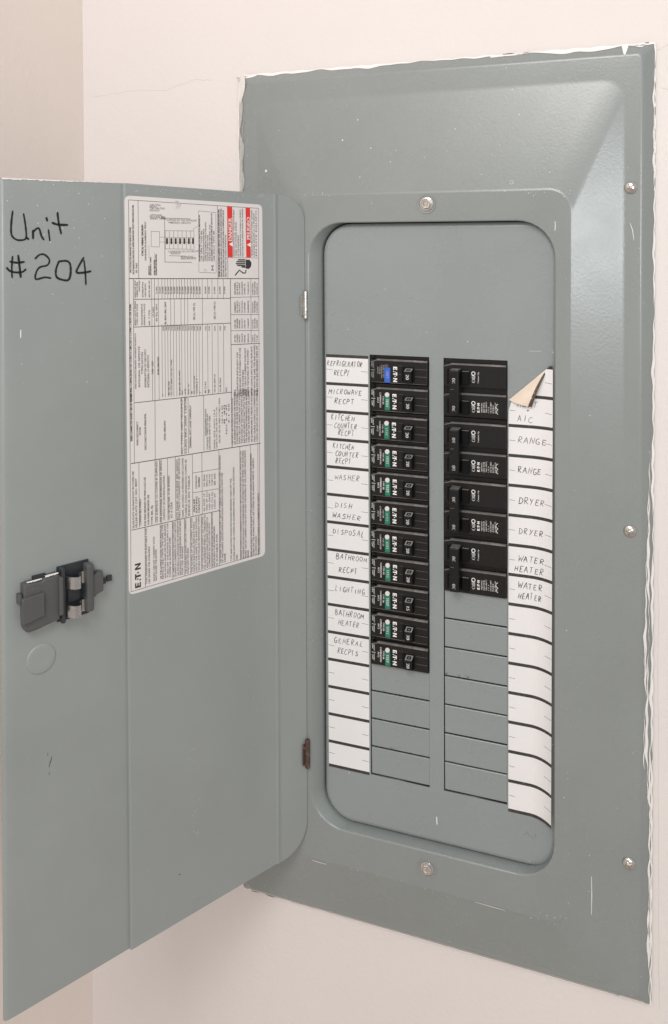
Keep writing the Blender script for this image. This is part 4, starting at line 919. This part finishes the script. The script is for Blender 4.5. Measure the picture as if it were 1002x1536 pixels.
    def tf(u,w): # end face, u across, w 0..1 from the case outwards
        return (34.9+u*6.6,FY-7.0*w-.05,-9.8-2.0*w+.06)
    for q in([(.02,.12),(.98,.12),(.98,.28),(.02,.28)],[(.02,.84),(.98,.84),(.98,.98),(.02,.98)],[(.02,.28),(.2,.28),(.2,.84),(.02,.84)],[(.8,.28),(.98,.28),(.98,.84),(.8,.84)],[(.38,.5),(.62,.5),(.62,.64),(.38,.64)]):
        b.add([tf(*p) for p in q],[(0,1,2,3)])
    part(b,'toggle_bracket',M_toglit,tg)
    return o,tg
M_toglit=mat('lit_toggle_end',(.32,.31,.3),.5)  # pale end bracket and its mark; the lit tone is painted in
RT=[20]*11; RT[8]=15
AM=["REFRIGERATOR RECPT","MICROWAVE RECPT","upper KITCHEN COUNTER RECPT","lower KITCHEN COUNTER RECPT","WASHER","DISH WASHER","DISPOSAL","BATHROOM RECPT","LIGHTING","BATHROOM HEATER","GENERAL RECPTS"]
def copy_tree(o,parent=None):
    c=o.copy(); S.collection.objects.link(c)
    if parent: c.parent=parent
    for ch in list(o.children): copy_tree(ch,c)
    return c
def number(o,n,c):
    tg=[q for q in o.children if q.name.startswith('toggle') and 'frame' not in q.name][0]
    b=MB(); 
    y=FY-7.5
    run(b,str(n),lambda x,z:(x,y-.0*z,z),(36.9,-14.2),(0,-1),(1,0),2.7,4.6,1); b.obj('amp_number',M_ink,tg)
b1,_=single(True); 
b2,_=single(False)
lst=[b1,b2]+[copy_tree(b2) for _ in range(9)]
for i,o in enumerate(lst):
    o.location=(SL[0][0]*MM,0,(ZT-25.4*i)*MM)
    o.location.x+=random.uniform(-.35,.35)*MM; o.location.y+=random.uniform(-.35,.35)*MM; o.rotation_euler=(random.uniform(-.02,.02),random.uniform(-.006,.006),random.uniform(-.006,.006))
    number(o,RT[i],i)
    o['label']=('black %d amp breaker with a %s TEST button beside the %s label'%(RT[i],'blue' if i==0 else 'green',AM[i]))
def double(amp,row,label):
    o=empty('double_pole_breaker',(SL[1][0],0,ZT-row*25.4),label,'circuit breaker','double-pole breakers in the right column')
    f=lambda x,z:(x,FY-.06,z)
    U_=(0,1);Up=(-1,0)
    b=MB(); b.box(.4,55.1,1.2,7,-50.6,-.2,.2)
    for z in(0,-25.4): b.box(1.0,55,FY,3,-24.5+z,-4.4+z,.9,0,2); b.box(48,54.6,FY-.2,FY+.3,-23+z,-6+z,.15)
    part(b,'breaker_case',M_plas,o)
    b=MB()
    for z in(0,-25.4): ridge(b,1.2 ,54.8,-4.0+z,FY)
    part(b,'top_edge',M_dustlit,o)
    for z in(0,-25.4):
        b=MB(); b.box(17.2,23.4,FY-2.4,FY+.4,-22+z,-10.2+z,.5); b.box(4,17.2,FY-.5,FY+.3,-21.8+z,-9.2+z,.3); part(b,'toggle_slot',M_plas_shade,o); b=MB(); b.box(17.4,23.2,FY-2.2,FY-.3,-10.5+z,-10.05+z,.15); part(b,'slot_lit_edge',M_dustlit,o)  # dark slot and thin pale bar: shade and lit edge painted in
    b=MB()
    for z in(0,-25.4):
        run(b,'Off/',f,(28.4,-20+z),U_,Up,2.9,6.6,1)
        n=12; P=[(26.9+1.5*math.cos(6.2832*k/n),-11.9+z+1.5*math.sin(6.2832*k/n)) for k in range(n+1)]; b.ribbon(P,.6,f,taper=False)
        if z==0: run(b,'Common Trip',f,(31.7,-20),U_,Up,1.3,9.5,1)
        else:
            poly_run(b,MARK,f,(32.3,-45),U_,Up,2.15)
            for k,s in enumerate(('120/240 VAC','HACR TYPE BR','10kA 60/75C','CTL B','CAL USE ONLY','45 LB-IN AL','14-4 AWG CU')): run(b,s,f,(34.7+k*1.95,-45),U_,Up,1.25,(8.4,8.6,9.6,5.2,9.2,7,9)[k],1)
            for cz,r,s in((-43.6,2.0,'SP'),(-39.2,2.35,'UL')):
                P=[(48.6+r*math.cos(6.2832*k/14),cz+r*math.sin(6.2832*k/14)) for k in range(15)]; b.ribbon(P,.4,f,taper=False); run(b,s,f,(49.3,cz),U_,Up,1.4,1.7,0,align='c')
            run(b,'LISTED',f,(49.2,-36.2),U_,Up,1.1,4.2,1)
    part(b,'printed_text',M_ink,o)
    b=MB(); b.box(8.2,16.6,-14.2,FY+.2,-46,-8.2,1.0,0,2); h=part(b,'handle_tie',M_hand,o)
    b=MB(); b.box(8.6,16.2,-13.4,-3.4,-9.2,-8.05,.3); part(b,'handle_end',M_dustlit,h)  # pale cap: dust and the lit top put into its colour
    b=MB()
    for z in(-19.5,-43.2): run(b,str(amp),lambda x,z:(x,-14.28,z),(13.6,z),U_,Up,2.7,4.6,1)
    part(b,'amp_number',M_ink,h)
    b=MB(); b.ribbon([(9.5,-24.6),(12.5,-24.6)],.25,lambda x,z:(x,-14.26,z),taper=False); part(b,'mould_line',M_dustlit,h)
    return o
for k,(a,l) in enumerate(((20,'black double-pole 20 amp breaker, topmost of the right column beside HEAT + A/C'),(50,'black double-pole 50 amp breaker beside the RANGE labels'),(30,'black double-pole 30 amp breaker beside the DRYER labels'),(30,'black double-pole 30 amp breaker, lowest of the right column beside the WATER HEATER labels'))):
    double(a,2*k,l)
# ------------------------------------------------------------------ hairline cracks in the wall paint
b=MB()
def crack(pts,w):
    Q=[]
    for p,q in zip(pts[:-1],pts[1:]):
        for k in range(6): t=k/6; Q.append((p[0]+(q[0]-p[0])*t+random.uniform(-.6,.6),p[1]+(q[1]-p[1])*t+random.uniform(-.6,.6)))
    b.ribbon(Q+[pts[-1]],w,lambda x,z:(x,9.92,z))
crack([(-240,148),(-190,152),(-150,150),(-120,158),(-100,156)],.35); crack([(303,152),(312,156),(326,170)],.4); crack([(306,122),(315,120),(340,124)],.4); crack([(306.5,-250),(307,-400),(308,-560),(309,-632)],.3)
o=b.obj('wall',mat('crack_shadow_line',(.62,.54,.50),.8)); o.name='paint_crack'; o['kind']='structure'
